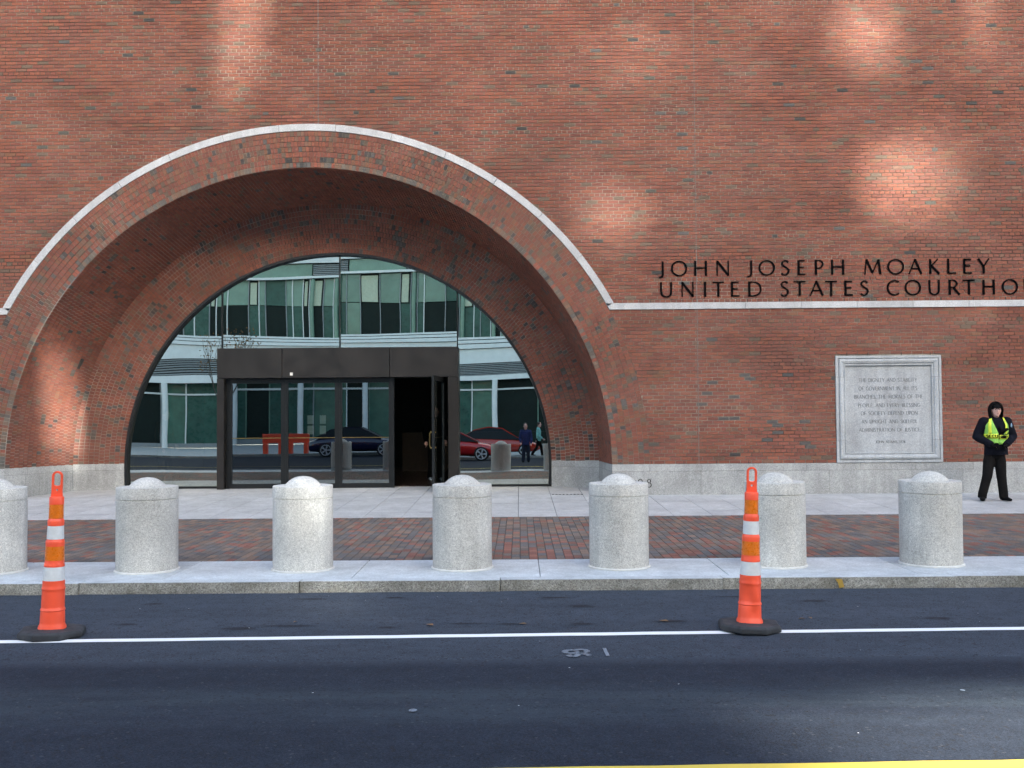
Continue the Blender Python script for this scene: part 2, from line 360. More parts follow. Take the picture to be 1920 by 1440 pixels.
# pavers: narrow bricks, long side away from the kerb, joints running straight to the wall
def paver_col():
    t = R.random()
    if t < .16: c = (0.21, 0.095, 0.070)
    elif t < .32: c = (0.185, 0.125, 0.092)
    elif t < .70: c = (0.145, 0.118, 0.100)
    else: c = (0.112, 0.106, 0.102)
    k = R.uniform(.82, 1.2); return (c[0] * k, c[1] * k, c[2] * k)
def pbox(m_, x0, x1, y0, y1, z0, z1, col, b=.004):
    p = [(x0, y0, z0), (x1, y0, z0), (x1, y1, z0), (x0, y1, z0), (x0, y0, z1 - b), (x1, y0, z1 - b), (x1, y1, z1 - b), (x0, y1, z1 - b), (x0 + b, y0 + b, z1), (x1 - b, y0 + b, z1), (x1 - b, y1 - b, z1), (x0 + b, y1 - b, z1)]
    m_.faces(p, [(8, 9, 10, 11), (4, 5, 9, 8), (5, 6, 10, 9), (6, 7, 11, 10), (7, 4, 8, 11), (0, 1, 5, 4), (1, 2, 6, 5), (2, 3, 7, 6), (3, 0, 4, 7)], col)
PW, PL = 0.1016, 0.2025
variants = []
for k in range(16):
    q = MB(); pbox(q, -PW / 2 + .0035, PW / 2 - .0035, -PL / 2 + .0035, PL / 2 - .0035, -.03, 0, paver_col())
    o = q.build('brick', PV); variants.append(o.data); bpy.data.objects.remove(o)
stuffp = MB(); cnt = 0
patch = [[R.random() for _ in range(60)] for _ in range(60)]
rows = int((15.94 - yr) / PL)
for i in range(250):
    x = -12.7 + i * PW
    off = 0.5 * PL * (i % 2)
    for j in range(-1, rows + 1):
        y0 = yr + j * PL + off; y1 = y0 + PL
        ya, yb = max(y0, yr), min(y1, 15.935)
        if yb - ya < .03: continue
        z = R.uniform(-.0015, .0015)
        full = (yb - ya) > PL - .001
        if full and j <= 7 and -0.6 < x < 3.4 and cnt < 300 and (x < 0.7 or x > 1.3):
            o = bpy.data.objects.new('brick', variants[R.randrange(16)]); COL.objects.link(o); o.parent = side
            o.location = (x + PW / 2, (ya + yb) / 2, z); cnt += 1
        else:
            pbox(stuffp, x + .0035, x + PW - .0035, ya + .0035, yb - .0035, -.03, z, paver_col())
stuffp.build('brick_paving', PV, side, kind='stuff')
# granite slabs of the forecourt
yy = [15.95, 16.75, 17.9, 19.1, 20.2, 21.3]
for j in range(5):
    x = -13.18 + 0.1
    while x < 13:
        slab('paving_slab', x + .004, x + .619, yy[j] + (.004 if j else .0), yy[j + 1] - .004, G_SL, R.uniform(-.0012, .0012), 0.05, 1); x += .6215
fj = MB(); fj.faces([(-14, 15.95, -.012), (14, 15.95, -.012), (14, 21.3, sz(21.3) - .012), (-14, 21.3, sz(21.3) - .012)], [(0, 1, 2, 3)]); fj.build('slab_joint_bed', SANDJ, side)
gt = MB()
for k in range(9): gt.box(0.62 + k * .07, 0.66 + k * .07, 19.3, 19.42, sz(19.36) + .002, sz(19.36) + .006)
gt.build('drain_grate', BLACKM, side)

# ------------------------------------------------------------------ courthouse
court = empty('courthouse', (0, 0, 0))
tag(court, 'red brick courthouse front with a huge recessed round arch over glass doors', 'building')
def bcol(dark=0.02, tan=0.1, v=1.0):
    t = R.random()
    if t < dark: c = R.choice([(0.065, 0.062, 0.060), (0.10, 0.095, 0.080), (0.11, 0.105, 0.10)])
    elif t < dark + tan: c = R.choice([(0.20, 0.11, 0.078), (0.155, 0.112, 0.082), (0.225, 0.11, 0.068)])
    elif t < .50: c = (0.255, 0.093, 0.060)
    elif t < .78: c = (0.235, 0.087, 0.063)
    else: c = (0.205, 0.078, 0.057)
    k = R.uniform(.74, .95) * v; return (c[0] * k, c[1] * k, c[2] * k)
FR = WY - 0.0                    # brick face plane; mortar 7 mm behind
def clip_x(z, cx, cz, r):
    d = r * r - (z - cz) ** 2
    return math.sqrt(d) if d > 0 else 0.0
wallb = MB(); single = []
def wall_brick(x0, x1, z0, z1, side_, rad):
    """one face brick; side_ -1/+1 of the arch, trimmed by the ring"""
    j = .0066; a0, a1, zb, zt = x0 + j, x1 - j, z0 + j, z1 - j
    hb, ht = clip_x(zb, AX, AZ, rad), clip_x(zt, AX, AZ, rad)
    yf = FR - R.uniform(-.001, .0015)
    if side_ > 0:
        lb, lt_ = max(a0, AX + hb), max(a0, AX + ht); rb, rt = max(a1, AX + hb), max(a1, AX + ht)
    elif side_ == 0: lb = lt_ = a0; rb = rt = a1
    else:
        lb, lt_ = min(a0, AX - hb), min(a0, AX - ht); rb, rt = min(a1, AX - hb), min(a1, AX - ht)
    if rt - lt_ < .012 and rb - lb < .012: return
    col = bcol(0.011, 0.10)
    p = [(lb, yf, zb), (rb, yf, zb), (rt, yf, zt), (lt_, yf, zt), (lb, yf + .03, zb), (rb, yf + .03, zb), (rt, yf + .03, zt), (lt_, yf + .03, zt)]
    wallb.faces(p, [(0, 1, 2, 3), (0, 4, 5, 1), (1, 5, 6, 2), (2, 6, 7, 3), (3, 7, 4, 0)], col)
bl = .2072
vs, vh = [], []
for k in range(14):
    for lst, ln in ((vs, bl), (vh, bl / 2)):
        q = MB(); hx, hz = ln / 2 - .0066, .0346 - .0066
        p = [(-hx, 0, -hz), (hx, 0, -hz), (hx, 0, hz), (-hx, 0, hz), (-hx, .03, -hz), (hx, .03, -hz), (hx, .03, hz), (-hx, .03, hz)]
        q.faces(p, [(0, 1, 2, 3), (0, 4, 5, 1), (1, 5, 6, 2), (2, 6, 7, 3), (3, 7, 4, 0)], bcol(0.03, .1) if ln == bl else bcol(.05, .25))
        o = q.build('brick', BR); lst.append(o.data); bpy.data.objects.remove(o)
TX0, TX1, TZ0, TZ1 = 6.075, 8.095, .66, 2.705     # tablet rectangle
nsingle = 0
def lay(z0, n, ch, hdr, rad):
    global nsingle
    for i in range(n):
        za, zb = z0 + i * ch, z0 + (i + 1) * ch
        header = (i % 6 == hdr); ln = bl / 2 if header else bl
        off = (0.25 if header else 0.5 * (i % 2)) * bl
        k = 0; x = -14 + off
        while x < 14:
            x1 = x + ln
            hw = max(clip_x(za, AX, AZ, rad), clip_x(zb, AX, AZ, rad)) - .0
            hmin = min(clip_x(za, AX, AZ, rad), clip_x(zb, AX, AZ, rad))
            segs = []
            if x < AX and x < AX - hmin: segs.append((x, x1, -1))
            if x1 > AX and x1 > AX + hmin: segs.append((x, x1, 1))
            if za > AZ + rad - .02: segs = [(x, x1, 0)]
            for (a, b, sd_) in segs:
                if b > TX0 and a < TX1 and zb > TZ0 + .01 and za < TZ1 - .02:
                    for (p_, q_) in ((a, min(b, TX0)), (max(a, TX1), b)):
                        if q_ - p_ > .02: wall_brick(p_, q_, za, zb, sd_, rad)
                    continue
                if nsingle < 300 and z0 < 1 and 3.2 < a and b < 5.9 and 0.9 < za < 2.6:
                    o = bpy.data.objects.new('brick', R.choice(vh if header else vs)); COL.objects.link(o); o.parent = court
                    o.location = ((a + b) / 2, FR - R.uniform(-.001, .0015), (za + zb) / 2); nsingle += 1
                    continue
                wall_brick(a, b, za, zb, sd_, rad)
            x = x1
lay(PT, 43, (SC0 - PT) / 43, 3, ARO + .004)
lay(SC1, 105, .0689, 0, ARS - .03)
wallb.build('wall_bricks', BR, court, kind='stuff')
# mortar backing plane with the arch opening
bk = MB(); n = 96
YB = FR + .009
ang = [PI * i / n for i in range(n + 1)]
def ringpt(cx, cz, r, a): return (cx + r * math.cos(a), cz + r * math.sin(a))
HB = 11.0
for i in range(n):
    a, b = ang[i], ang[i + 1]
    p, q = ringpt(AX, AZ, ARI + .02, a), ringpt(AX, AZ, ARI + .02, b)
    bk.poly([(q[0], YB, q[1]), (p[0], YB, p[1]), (p[0], YB, HB), (q[0], YB, HB)])
bk.poly([(AX + ARI + .02, YB, .0), (14, YB, .0), (14, YB, HB), (AX + ARI + .02, YB, HB)])
bk.poly([(-14, YB, .0), (AX - ARI - .02, YB, .0), (AX - ARI - .02, YB, HB), (-14, YB, HB)])
bk.build('mortar_bed', MO, court)
# plain upper storeys and flanks beyond the frame
PLW = simple('far_brickwork', (0.24, 0.1, 0.075), 0.9, 0, 0.2, 4)
ub = MB(); ub.box(-90, -14, WY, WY + 6, -.2, 13); ub.box(14, 90, WY, WY + 6, -.2, 13); ub.box(-14, 14, WY, WY + 6, HB, 13)
ub.build('upper_wall', PLW, court)

def surf(c0, c1, a, t):
    (x0, z0, r0_, y0), (x1, z1, r1_, y1) = c0, c1
    r_ = r0_ + (r1_ - r0_) * t; cx = x0 + (x1 - x0) * t; cz = z0 + (z1 - z0) * t
    return Vector((cx + r_ * math.cos(a), y0 + (y1 - y0) * t, cz + r_ * math.sin(a)))
def ring_bricks(name, c0, c1, nt_, tang, dark, tan, v=1.0, first=None, flip=1, stagger=True, proud=.008):
    """courses of header bricks laid on the band between two circles"""
    s = MB(); bed_ = MB(); amin = math.radians(0.2)
    rm = (c0[2] + c1[2]) / 2
    for k in range(nt_):
        t0, t1 = k / nt_, (k + 1) / nt_; rk = c0[2] + (c1[2] - c0[2]) * (t0 + t1) / 2
        na = int(PI * rk / tang); ph = (R.random() if stagger else 0.5 * (k % 2)); dt = .0045 / (abs(1) * max(.01, (surf(c0, c1, 1, 1) - surf(c0, c1, 1, 0)).length))
        run = 0
        for i in range(-1, na + 1):
            a0, a1 = PI * (i + ph) / na, PI * (i + 1 + ph) / na
            jj = .0045 / rk
            b0, b1 = a0 + jj, a1 - jj
            lo, hi = math.asin((PT - c0[1]) / rk) + .0005, PI - math.asin((PT - c0[1]) / rk) - .0005
            b0, b1 = max(b0, lo), min(b1, hi)
            if b1 - b0 < .002: continue
            P = [surf(c0, c1, b0, t0 + dt), surf(c0, c1, b1, t0 + dt), surf(c0, c1, b1, t1 - dt), surf(c0, c1, b0, t1 - dt)]
            nrm = (P[1] - P[0]).cross(P[3] - P[0]).normalized() * flip
            if nrm.y > 0.0 and abs(nrm.y) > .2: nrm = -nrm
            if abs(nrm.y) <= .2:
                cen = Vector((c0[0], P[0].y, c0[1]));
                if nrm.dot(cen - P[0]) < 0: nrm = -nrm
            o_ = nrm * (proud + R.uniform(-.001, .002)); inn = nrm * -.004
            if run > 0: run -= 1; col = bcol(.9, .05, v)
            else:
                if R.random() < dark * .25: run = R.randrange(1, 4)
                col = (first() if (first and k == 0) else bcol(dark, tan, v))
            Q = [p + o_ for p in P] + [p + inn for p in P]
            s.faces(Q, [(0, 1, 2, 3), (0, 4, 5, 1), (1, 5, 6, 2), (2, 6, 7, 3), (3, 7, 4, 0)], col)
    for i in range(128):
        a0, a1 = PI * i / 128, PI * (i + 1) / 128
        bed_.poly([surf(c0, c1, a0, 0), surf(c0, c1, a1, 0), surf(c0, c1, a1, 1), surf(c0, c1, a0, 1)])
    o = s.build(name, BR, court, kind='stuff'); bed_.build(name + '_mortar', MO, court)
    return o
def greyfirst():
    k = R.uniform(.85, 1.15); c = R.choice([(.165, .12, .092), (.14, .12, .10), (.19, .115, .08), (.11, .105, .095), (.20, .085, .06), (.24, .08, .055)]); return tuple(q * k for q in c)
ring_bricks('arch_ring_bricks', (AX, AZ, ARI, FR + .002), (AX, AZ, ARO, FR + .002), 7, .0677, .05, .24, 1.0, greyfirst)
ring_bricks('soffit_bricks', (AX, AZ, ARI, FR + .004), (RX, RZ, RRI, RY), 16, .0677, .03, .08, 1.0, None, 1, False)
ring_bricks('inner_ring_bricks', (RX, RZ, RRI, RY), (GX, GZ, GR, GY), 10, .0677, .08, .12, .95, None)
# drain hole in the left soffit
# stone arch band and string course
def arc_block(a0, a1, r0_, r1_, y0, y1, name):
    s = MB(); m_ = 8; p = []
    for i in range(m_ + 1):
        a = a0 + (a1 - a0) * i / m_
        for r_ in (r0_, r1_):
            for y in (y0, y1): q = ringpt(AX, AZ, r_, a); p.append((q[0], y, q[1]))
    fs = []
    for i in range(m_):
        b = i * 4; c = b + 4
        fs += [(b, c, c + 2, b + 2), (b + 2, c + 2, c + 3, b + 3), (b + 1, b, b + 0, c + 0)[:0] or (b + 1, c + 1, c, b), (b + 3, c + 3, c + 1, b + 1)]
    fs += [(0, 2, 3, 1), (m_ * 4, m_ * 4 + 1, m_ * 4 + 3, m_ * 4 + 2)]
    s.faces(p, fs); return bevel(s.build(name, G_BAND, court), .004, 1)
aend = math.asin((SC1 - AZ) / ARS)
tot = PI - 2 * aend; nb = 13; gap = .0004
for i in range(nb):
    arc_block(aend + tot * i / nb + gap, aend + tot * (i + 1) / nb - gap, ARO, ARS, FR - .022, FR + .05, 'arch_stone')
xr = AX + math.sqrt(ARO ** 2 - (SC1 - AZ) ** 2); xrb = AX + math.sqrt(ARO ** 2 - (SC0 - AZ) ** 2)
def course_block(x0t, x0b, x1t, x1b):
    s = MB(); y0, y1 = FR - .022, FR + .05
    p = [(x0b, y0, SC0), (x1b, y0, SC0), (x1t, y0, SC1 - .001), (x0t, y0, SC1 - .001), (x0b, y1, SC0), (x1b, y1, SC0), (x1t, y1, SC1 - .001), (x0t, y1, SC1 - .001)]
    s.faces(p, [(0, 1, 2, 3), (0, 4, 5, 1), (1, 5, 6, 2), (2, 6, 7, 3), (3, 7, 4, 0)]); bevel(s.build('string_course_stone', G_BAND, court), .004, 1)
x = xr; first = True
xt, xb_ = xr, xrb
while xt < 14:
    nx = xt + (1.07 if xt > 1.9 else 1.62)
    course_block(xt + .001, (xb_ if first else xt) + .001, nx - .002, nx - .002); xt = nx; first = False
xl, xlb = 2 * AX - xr, 2 * AX - xrb
xt = xl; first = True
while xt > -14:
    nx = xt - 1.07; course_block(nx + .002, nx + .002, xt - .001, (xlb if first else xt) - .001); xt = nx; first = False
# weep slots above the stone courses
wp = MB()
for zc, xs_ in ((SC1, [2.55 + k * .62 for k in range(13)]), (PT, [1.94] + [2.53 + k * .62 for k in range(6)] + [8.6, 9.25, 9.9]), (TZ1, [6.3, 6.7, 7.35, 7.9])):
    for x in xs_: wp.box(x - .006, x + .006, FR - .002, FR + .01, zc + .006, zc + .06)
wp.build('weep_slots', DARKJ, court)
for (x, za, zb_) in ((3.44, PT, SC0), (3.44, SC1, 10.9), (-3.86, AZ + ARS, 10.9)):
    q = MB(); q.box(x - .007, x + .007, FR - .003, FR + .01, za + .002, zb_ - .002); q.build('movement_joint', CAULK, court)
# plinth
def plinth_seg(p0, p1, n_up, joints, cap=.135, lowstart=0.0, depth=.1):
    """granite facing from p0 to p1 (plan points), a thin cap course over a tall course"""
    a, b = Vector((p0[0], p0[1], 0)), Vector((p1[0], p1[1], 0)); d = (b - a); Ln = d.length; d.normalize()
    nrm = Vector((d.y, -d.x, 0))
    def blk(s0, s1, z0, z1, pr, name):
        q = MB(); A, B_ = a + d * s0 + nrm * pr, a + d * s1 + nrm * pr; C_, D_ = B_ - nrm * (depth + pr), A - nrm * (depth + pr)
        pts = [(v.x, v.y, z0) for v in (A, B_, C_, D_)] + [(v.x, v.y, z1) for v in (A, B_, C_, D_)]
        q.faces(pts, [(4, 5, 6, 7), (0, 1, 5, 4), (1, 2, 6, 5), (3, 0, 4, 7)])
        bevel(q.build(name, G_PL, court), .003, 1)
    s = 0.0; zc = PT - cap
    up = [0] + [u for u in n_up if 0 < u < Ln] + [Ln]
    for u0, u1 in zip(up[:-1], up[1:]): blk(u0 + .002, u1 - .002, zc + .002, PT, .0, 'plinth_cap_stone')
    lo = [0] + [u for u in joints if 0 < u < Ln] + [Ln]
    for u0, u1 in zip(lo[:-1], lo[1:]): blk(u0 + .002, u1 - .002, -.05, zc - .002, .0, 'plinth_stone')
    q = MB(); A, B_ = a - nrm * .006, b - nrm * .006; q.poly([(A.x, A.y, 0), (B_.x, B_.y, 0), (B_.x, B_.y, PT - .004), (A.x, A.y, PT - .004)]); q.build('plinth_joint_bed', CAULK, court)
def jamb(cx, cz, r): return math.sqrt(r * r - (PT - cz) ** 2)
FRJ = AX + jamb(AX, AZ, ARI); FLJ = AX - jamb(AX, AZ, ARI)
RRJ = RX + jamb(RX, RZ, RRI); RLJ = RX - jamb(RX, RZ, RRI)
GRJ = GX + jamb(GX, GZ, GR); GLJ = GX - jamb(GX, GZ, GR)
PF = FR - .012
plinth_seg((FRJ - .006, PF), (14, PF), [.72, 1.72, 2.7, 3.72, 4.75, 5.8, 6.9, 8, 9.1, 10.2, 11.3], [1.7, 4.15, 6.7, 9.2, 11.2])
plinth_seg((-14, PF), (FLJ + .006, PF), [1, 2.1, 3.2], [1.6, 3.6])
plinth_seg((FLJ + .004, PF + .002), (RLJ, RY), [.55, 1.1], [.5, .85, 1.35])
plinth_seg((RLJ, RY), (GLJ, GY - .01), [.45], [])
plinth_seg((GRJ, GY - .01), (RRJ, RY), [.5], [])
plinth_seg((RRJ, RY), (FRJ - .004, PF + .002), [.8], [.8])
# dark slot in the left soffit
p_ = surf((AX, AZ, ARI, FR), (RX, RZ, RRI, RY), PI - math.radians(22.7), .78)
q = MB(); q.box(-.012, .012, -.05, .05, -.11, .11); o = q.build('soffit_light_slot', DARKJ, court); o.location = p_ + Vector((.008, 0, 0)); o.rotation_euler = (0, math.radians(24), 0)

# ------------------------------------------------------------------ glazing and doors
GB = GY + .10
TILT = math.radians(.34)
ZB = sz(21.1) + .03
def circ_top(x, r=GR - .035): d = r * r - (x - GX) ** 2; return GZ + math.sqrt(max(0, d))
def pane(x0, x1, zlo, m, name, tilt=TILT, rz=0.0, par=None, nseg=24, y=None):
    """pane cut to the round opening; x range in the glass plane"""
    s = MB(); xs_ = [x0 + (x1 - x0) * i / nseg for i in range(nseg + 1)]
    y = GB if y is None else y; zc = 2.2; xc = (x0 + x1) / 2
    def P(x, z, o=0): return (x, y + (z - zc) * math.tan(tilt) + (x - xc) * math.tan(rz) + o, z)
    for a, b in zip(xs_[:-1], xs_[1:]):
        za, zb = max(zlo, circ_top(a)), max(zlo, circ_top(b))
        s.poly([P(a, zlo), P(b, zlo), P(b, zb), P(a, za)])
    return s.build(name, m, par or court)
def px(x): return (x - 960) / 88.5 + .0 - .14      # bay positions measured in the glass plane
XA, XM, XB_ = -6.31, -3.80, -1.30
pane(GX - GR + .04, XA - .012, ZB, GLASS, 'glass_pane', math.radians(.42), .001)
pane(XB_ + .012, GX + GR - .04, ZB, GLASS, 'glass_pane', math.radians(.46), -.001)
HZ0, HZ1 = 2.43, 3.06
pane(XA + .012, XM - .008, HZ1 + .02, GLASS, 'glass_pane', math.radians(.36), .0008)
pane(XM + .008, XB_ - .012, HZ1 + .02, GLASS, 'glass_pane', math.radians(.22), -.0012)
for x in (XA, XM, XB_):
    q = MB(); zt = circ_top(x); z0 = HZ1 + .0
    if x != XM: z0 = ZB
    q.box(x - .011, x + .011, GB - .03, GB + .05, z0, zt); q.build('mullion', BLACKF, court)
q = MB(); q.box(XA, XB_, GB - .03, GB + .05, HZ1 - .002, HZ1 + .018); q.build('transom', STEEL, court)
# round frame
q = MB(); m_ = 120
a0 = math.asin((ZB - GZ) / GR) if ZB > GZ else -math.asin((GZ - ZB) / GR); pts = []; fs = []
for i in range(m_ + 1):
    a = a0 + (PI - 2 * a0) * i / m_
    if i in (0, m_): pass
    for (r_, y) in ((GR + .002, GY - .01), (GR - .05, GY - .01), (GR - .05, GB + .06), (GR + .002, GB + .06)):
        cxz = ringpt(GX, GZ, r_, a); pts.append((cxz[0], y, cxz[1]))
for i in range(m_):
    b = i * 4; fs += [(b, b + 4, b + 5, b + 1), (b + 1, b + 5, b + 6, b + 2), (b + 2, b + 6, b + 7, b + 3)]
q.faces(pts, fs); q.build('round_window_frame', BLACKF, court)
for (a, b) in ((GX - GR, XA - .03), (XB_ + .03, GX + GR)):
    q = MB(); q.box(a, b, GB - .03, GB + .04, ZB - .06, ZB + .02); q.build('window_sill', BLACKF, court)
# portal of dark steel
portal = empty('portal', (0, 0, 0), parent=court)
PY0 = GB - .28
for (a, b, s0) in ((XA - .03, -4.97, 1), (-4.97, -3.83 + 1.12, 0), (-2.71, XB_ + .03, 2)):
    q = MB(); q.box(a + .004, b - .004, PY0, GB + .3, HZ0, HZ1); bevel(q.build('header_panel', HEADM, portal), .004, 1)
for (a, b) in ((XA - .03, XA + .115), (XB_ - .19, XB_ + .03)):
    q = MB(); q.box(a, b, PY0, GB + .3, ZB - .06, HZ0 - .003); bevel(q.build('portal_jamb', HEADM, portal), .004, 1)
q = MB(); q.box(-4.80, -4.74, PY0 - .015, PY0, HZ0 + .05, HZ0 + .11); q.build('door_sensor', SEAL, portal)
# door leaves
DY = GB - .08; DZ0, DZ1 = ZB - .03, HZ0 - .005
def leaf(x0, x1, name='door', fr=.055, y=DY, rz=0.0, pivot=None, handle=None):
    e = empty(name, (x0, y, 0), parent=court); W = x1 - x0
    q = MB(); q.box(0, fr, -.025, .025, DZ0, DZ1); q.box(W - fr, W, -.025, .025, DZ0, DZ1); q.box(fr, W - fr, -.024, .024, DZ1 - .1, DZ1); q.box(fr, W - fr, -.024, .024, DZ0, DZ0 + .1)
    q.build('door_frame', BLACKF, e)
    s = MB(); t = math.tan(math.radians(.32)); s.poly([(fr, -.0, DZ0 + .1), (W - fr, 0, DZ0 + .1), (W - fr, t * 2, DZ1 - .1), (fr, t * 2, DZ1 - .1)]); s.build('glass_pane', DGLASS, e)
    q = MB(); q.box(fr, W - fr, -.03, -.012, 1.16, 1.175); q.build('push_bar', BRASS, e)
    if rz: e.rotation_euler = (0, 0, rz)
    return e
leaf(-6.13, -4.98); leaf(-4.94, -3.84); leaf(-3.80, -2.70)
for x in (-6.16, -4.96, -3.82, -2.67):
    q = MB(); q.box(x - .03, x + .03, DY - .03, DY + .06, DZ0, DZ1); q.build('door_mullion', BLACKF, court)
e = leaf(-1.6, -.55, 'open_door', .055, DY - .05, math.radians(-97)); e['label'] = 'glass door standing open towards the pavement'
q = MB(); pts_ = [(.9, -.07, .95), (.9, -.1, 1.0), (.9, -.1, 1.25), (.9, -.07, 1.3)]
for a, b in zip(pts_[:-1], pts_[1:]): q.bar(a, b, .012, 8)
q.bar((.9, .03, .97), (.9, -.08, .97), .01); q.bar((.9, .03, 1.28), (.9, -.08, 1.28), .01)
q.build('door_handle', BRASS, e)
# papers on the door glass
q = MB()
for (x, z) in ((-4.42, 1.55), (-4.16, 1.55), (-4.42, 1.33), (-4.16, 1.33)): q.box(x - .065, x + .065, DY + .03, DY + .032, z - .09, z + .09)
q.build('notice_paper', simple('paper', (0.3, 0.32, 0.31), .8), court)
# lobby behind the glass
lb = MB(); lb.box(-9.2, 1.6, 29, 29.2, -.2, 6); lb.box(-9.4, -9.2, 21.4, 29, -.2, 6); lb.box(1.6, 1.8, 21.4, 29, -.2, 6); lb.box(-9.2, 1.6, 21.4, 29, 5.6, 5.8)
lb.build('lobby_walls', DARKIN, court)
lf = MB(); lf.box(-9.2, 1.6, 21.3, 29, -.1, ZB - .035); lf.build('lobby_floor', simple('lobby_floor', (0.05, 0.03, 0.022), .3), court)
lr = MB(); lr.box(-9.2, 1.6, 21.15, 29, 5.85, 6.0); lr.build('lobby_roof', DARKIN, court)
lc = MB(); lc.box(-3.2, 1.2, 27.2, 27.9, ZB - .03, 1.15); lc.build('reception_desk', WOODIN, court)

# ------------------------------------------------------------------ lettering
def arc(cx, cy, rx, ry, a0, a1, n=14): return [(cx + rx * math.cos(math.radians(a0 + (a1 - a0) * i / n)), cy + ry * math.sin(math.radians(a0 + (a1 - a0) * i / n))) for i in range(n + 1)]
def spl(p, n=6):
    out = []; q = [p[0]] + p + [p[-1]]
    for i in range(1, len(q) - 2):
        for k in range(n):
            t = k / n; a, b, c, d = q[i - 1], q[i], q[i + 1], q[i + 2]
            out.append(tuple(.5 * ((2 * b[j]) + (-a[j] + c[j]) * t + (2 * a[j] - 5 * b[j] + 4 * c[j] - d[j]) * t * t + (-a[j] + 3 * b[j] - 3 * c[j] + d[j]) * t ** 3) for j in (0, 1)))
    out.append(p[-1]); return out
K, T = 1.0, .62                   # thick and thin strokes
GL = {
 'A': (.82, [([(0.02, 0), (.42, 1)], T), ([(.40, 1), (.80, 0)], K), ([(.17, .36), (.66, .36)], T)]),
 'B': (.56, [([(.07, 0), (.07, 1)], K), (spl([(.07, .96), (.33, .96), (.46, .76), (.33, .54), (.07, .54)]), .8), (spl([(.07, .54), (.36, .54), (.53, .29), (.36, .04), (.07, .04)]), .9)]),
 'C': (.80, [(arc(.50, .5, .45, .48, 52, 308, 22), .9)]),
 'D': (.82, [([(.07, 0), (.07, 1)], K), (spl([(.07, .96), (.40, .95), (.68, .80), (.77, .5), (.68, .2), (.40, .05), (.07, .04)]), .85)]),
 'E': (.54, [([(.07, 0), (.07, 1)], K), ([(.07, .96), (.50, .96)], T), ([(.07, .52), (.44, .52)], T), ([(.07, .04), (.54, .04)], T)]),
 'F': (.50, [([(.07, 0), (.07, 1)], K), ([(.07, .96), (.50, .96)], T), ([(.07, .50), (.44, .50)], T)]),
 'G': (.84, [(arc(.50, .5, .45, .48, 52, 300, 22), .9), ([(.76, .10), (.76, .44)], K), ([(.56, .44), (.80, .44)], T)]),
 'H': (.80, [([(.07, 0), (.07, 1)], K), ([(.73, 0), (.73, 1)], K), ([(.07, .52), (.73, .52)], T)]),
 'I': (.14, [([(.07, 0), (.07, 1)], K)]),
 'J': (.24, [(spl([(.20, 1), (.20, .5), (.20, .12), (.13, -.04), (-.02, -.08)]), .95)]),
 'K': (.66, [([(.07, 0), (.07, 1)], K), ([(.56, 1), (.10, .50)], T), ([(.14, .54), (.64, 0)], K)]),
 'L': (.54, [([(.07, 0), (.07, 1)], K), ([(.07, .04), (.54, .04)], T)]),
 'M': (1.04, [([(.04, 0), (.15, 1)], T), ([(.15, 1), (.52, .10)], K), ([(.52, .10), (.89, 1)], T), ([(.89, 1), (1.0, 0)], K)]),
 'N': (.84, [([(.07, 0), (.07, 1)], T), ([(.07, .98), (.77, .02)], K), ([(.77, 0), (.77, 1)], T)]),
 'O': (.98, [(arc(.49, .5, .45, .48, 0, 360, 36), .9)]),
 'P': (.54, [([(.07, 0), (.07, 1)], K), (spl([(.07, .96), (.34, .96), (.50, .73), (.34, .47), (.07, .46)]), .85)]),
 'R': (.64, [([(.07, 0), (.07, 1)], K), (spl([(.07, .96), (.34, .96), (.49, .74), (.34, .50), (.07, .50)]), .85), ([(.26, .50), (.64, 0)], K)]),
 'S': (.52, [(spl([(.45, .86), (.30, .97), (.12, .90), (.08, .72), (.24, .56), (.42, .42), (.46, .22), (.32, .04), (.14, .03), (.03, .12)]), .9)]),
 'T': (.74, [([(.37, 0), (.37, 1)], K), ([(0.0, .96), (.74, .96)], T)]),
 'U': (.76, [(spl([(.07, 1), (.07, .5), (.12, .15), (.38, .01), (.64, .15), (.69, .5), (.69, 1)]), .9)]),
 'V': (.78, [([(.02, 1), (.40, 0)], K), ([(.38, 0), (.76, 1)], T)]),
 'W': (1.1, [([(.02, 1), (.30, 0)], K), ([(.30, 0), (.56, .95)], T), ([(.56, .95), (.82, 0)], K), ([(.82, 0), (1.08, 1)], T)]),
 'Y': (.72, [([(.02, 1), (.36, .46)], K), ([(.70, 1), (.36, .46)], T), ([(.36, .48), (.36, 0)], K)]),
 '.': (.12, [([(.06, 0), (.06, .1)], K)]), ',': (.12, [([(.08, .1), (.02, -.12)], K)]),
 '1': (.3, [([(.15, 0), (.15, 1)], .9), ([(.15, 1), (.0, .88)], T)]),
 '7': (.5, [([(.0, .96), (.48, .96)], T), ([(.48, .98), (.15, 0)], .9)]),
 '6': (.56, [(spl([(.46, .97), (.2, .75), (.08, .35), (.28, .02), (.48, .3), (.28, .56), (.1, .4)]), .9)]),
 '8': (.56, [(arc(.28, .76, .19, .22, 0, 360, 24), .75), (arc(.28, .27, .25, .27, 0, 360, 24), .85)]),
 '9': (.58, [(arc(.29, .70, .24, .29, 0, 360, 24), .8), (spl([(.53, .68), (.50, .35), (.36, .08), (.12, -.01)]), .8)]),
}
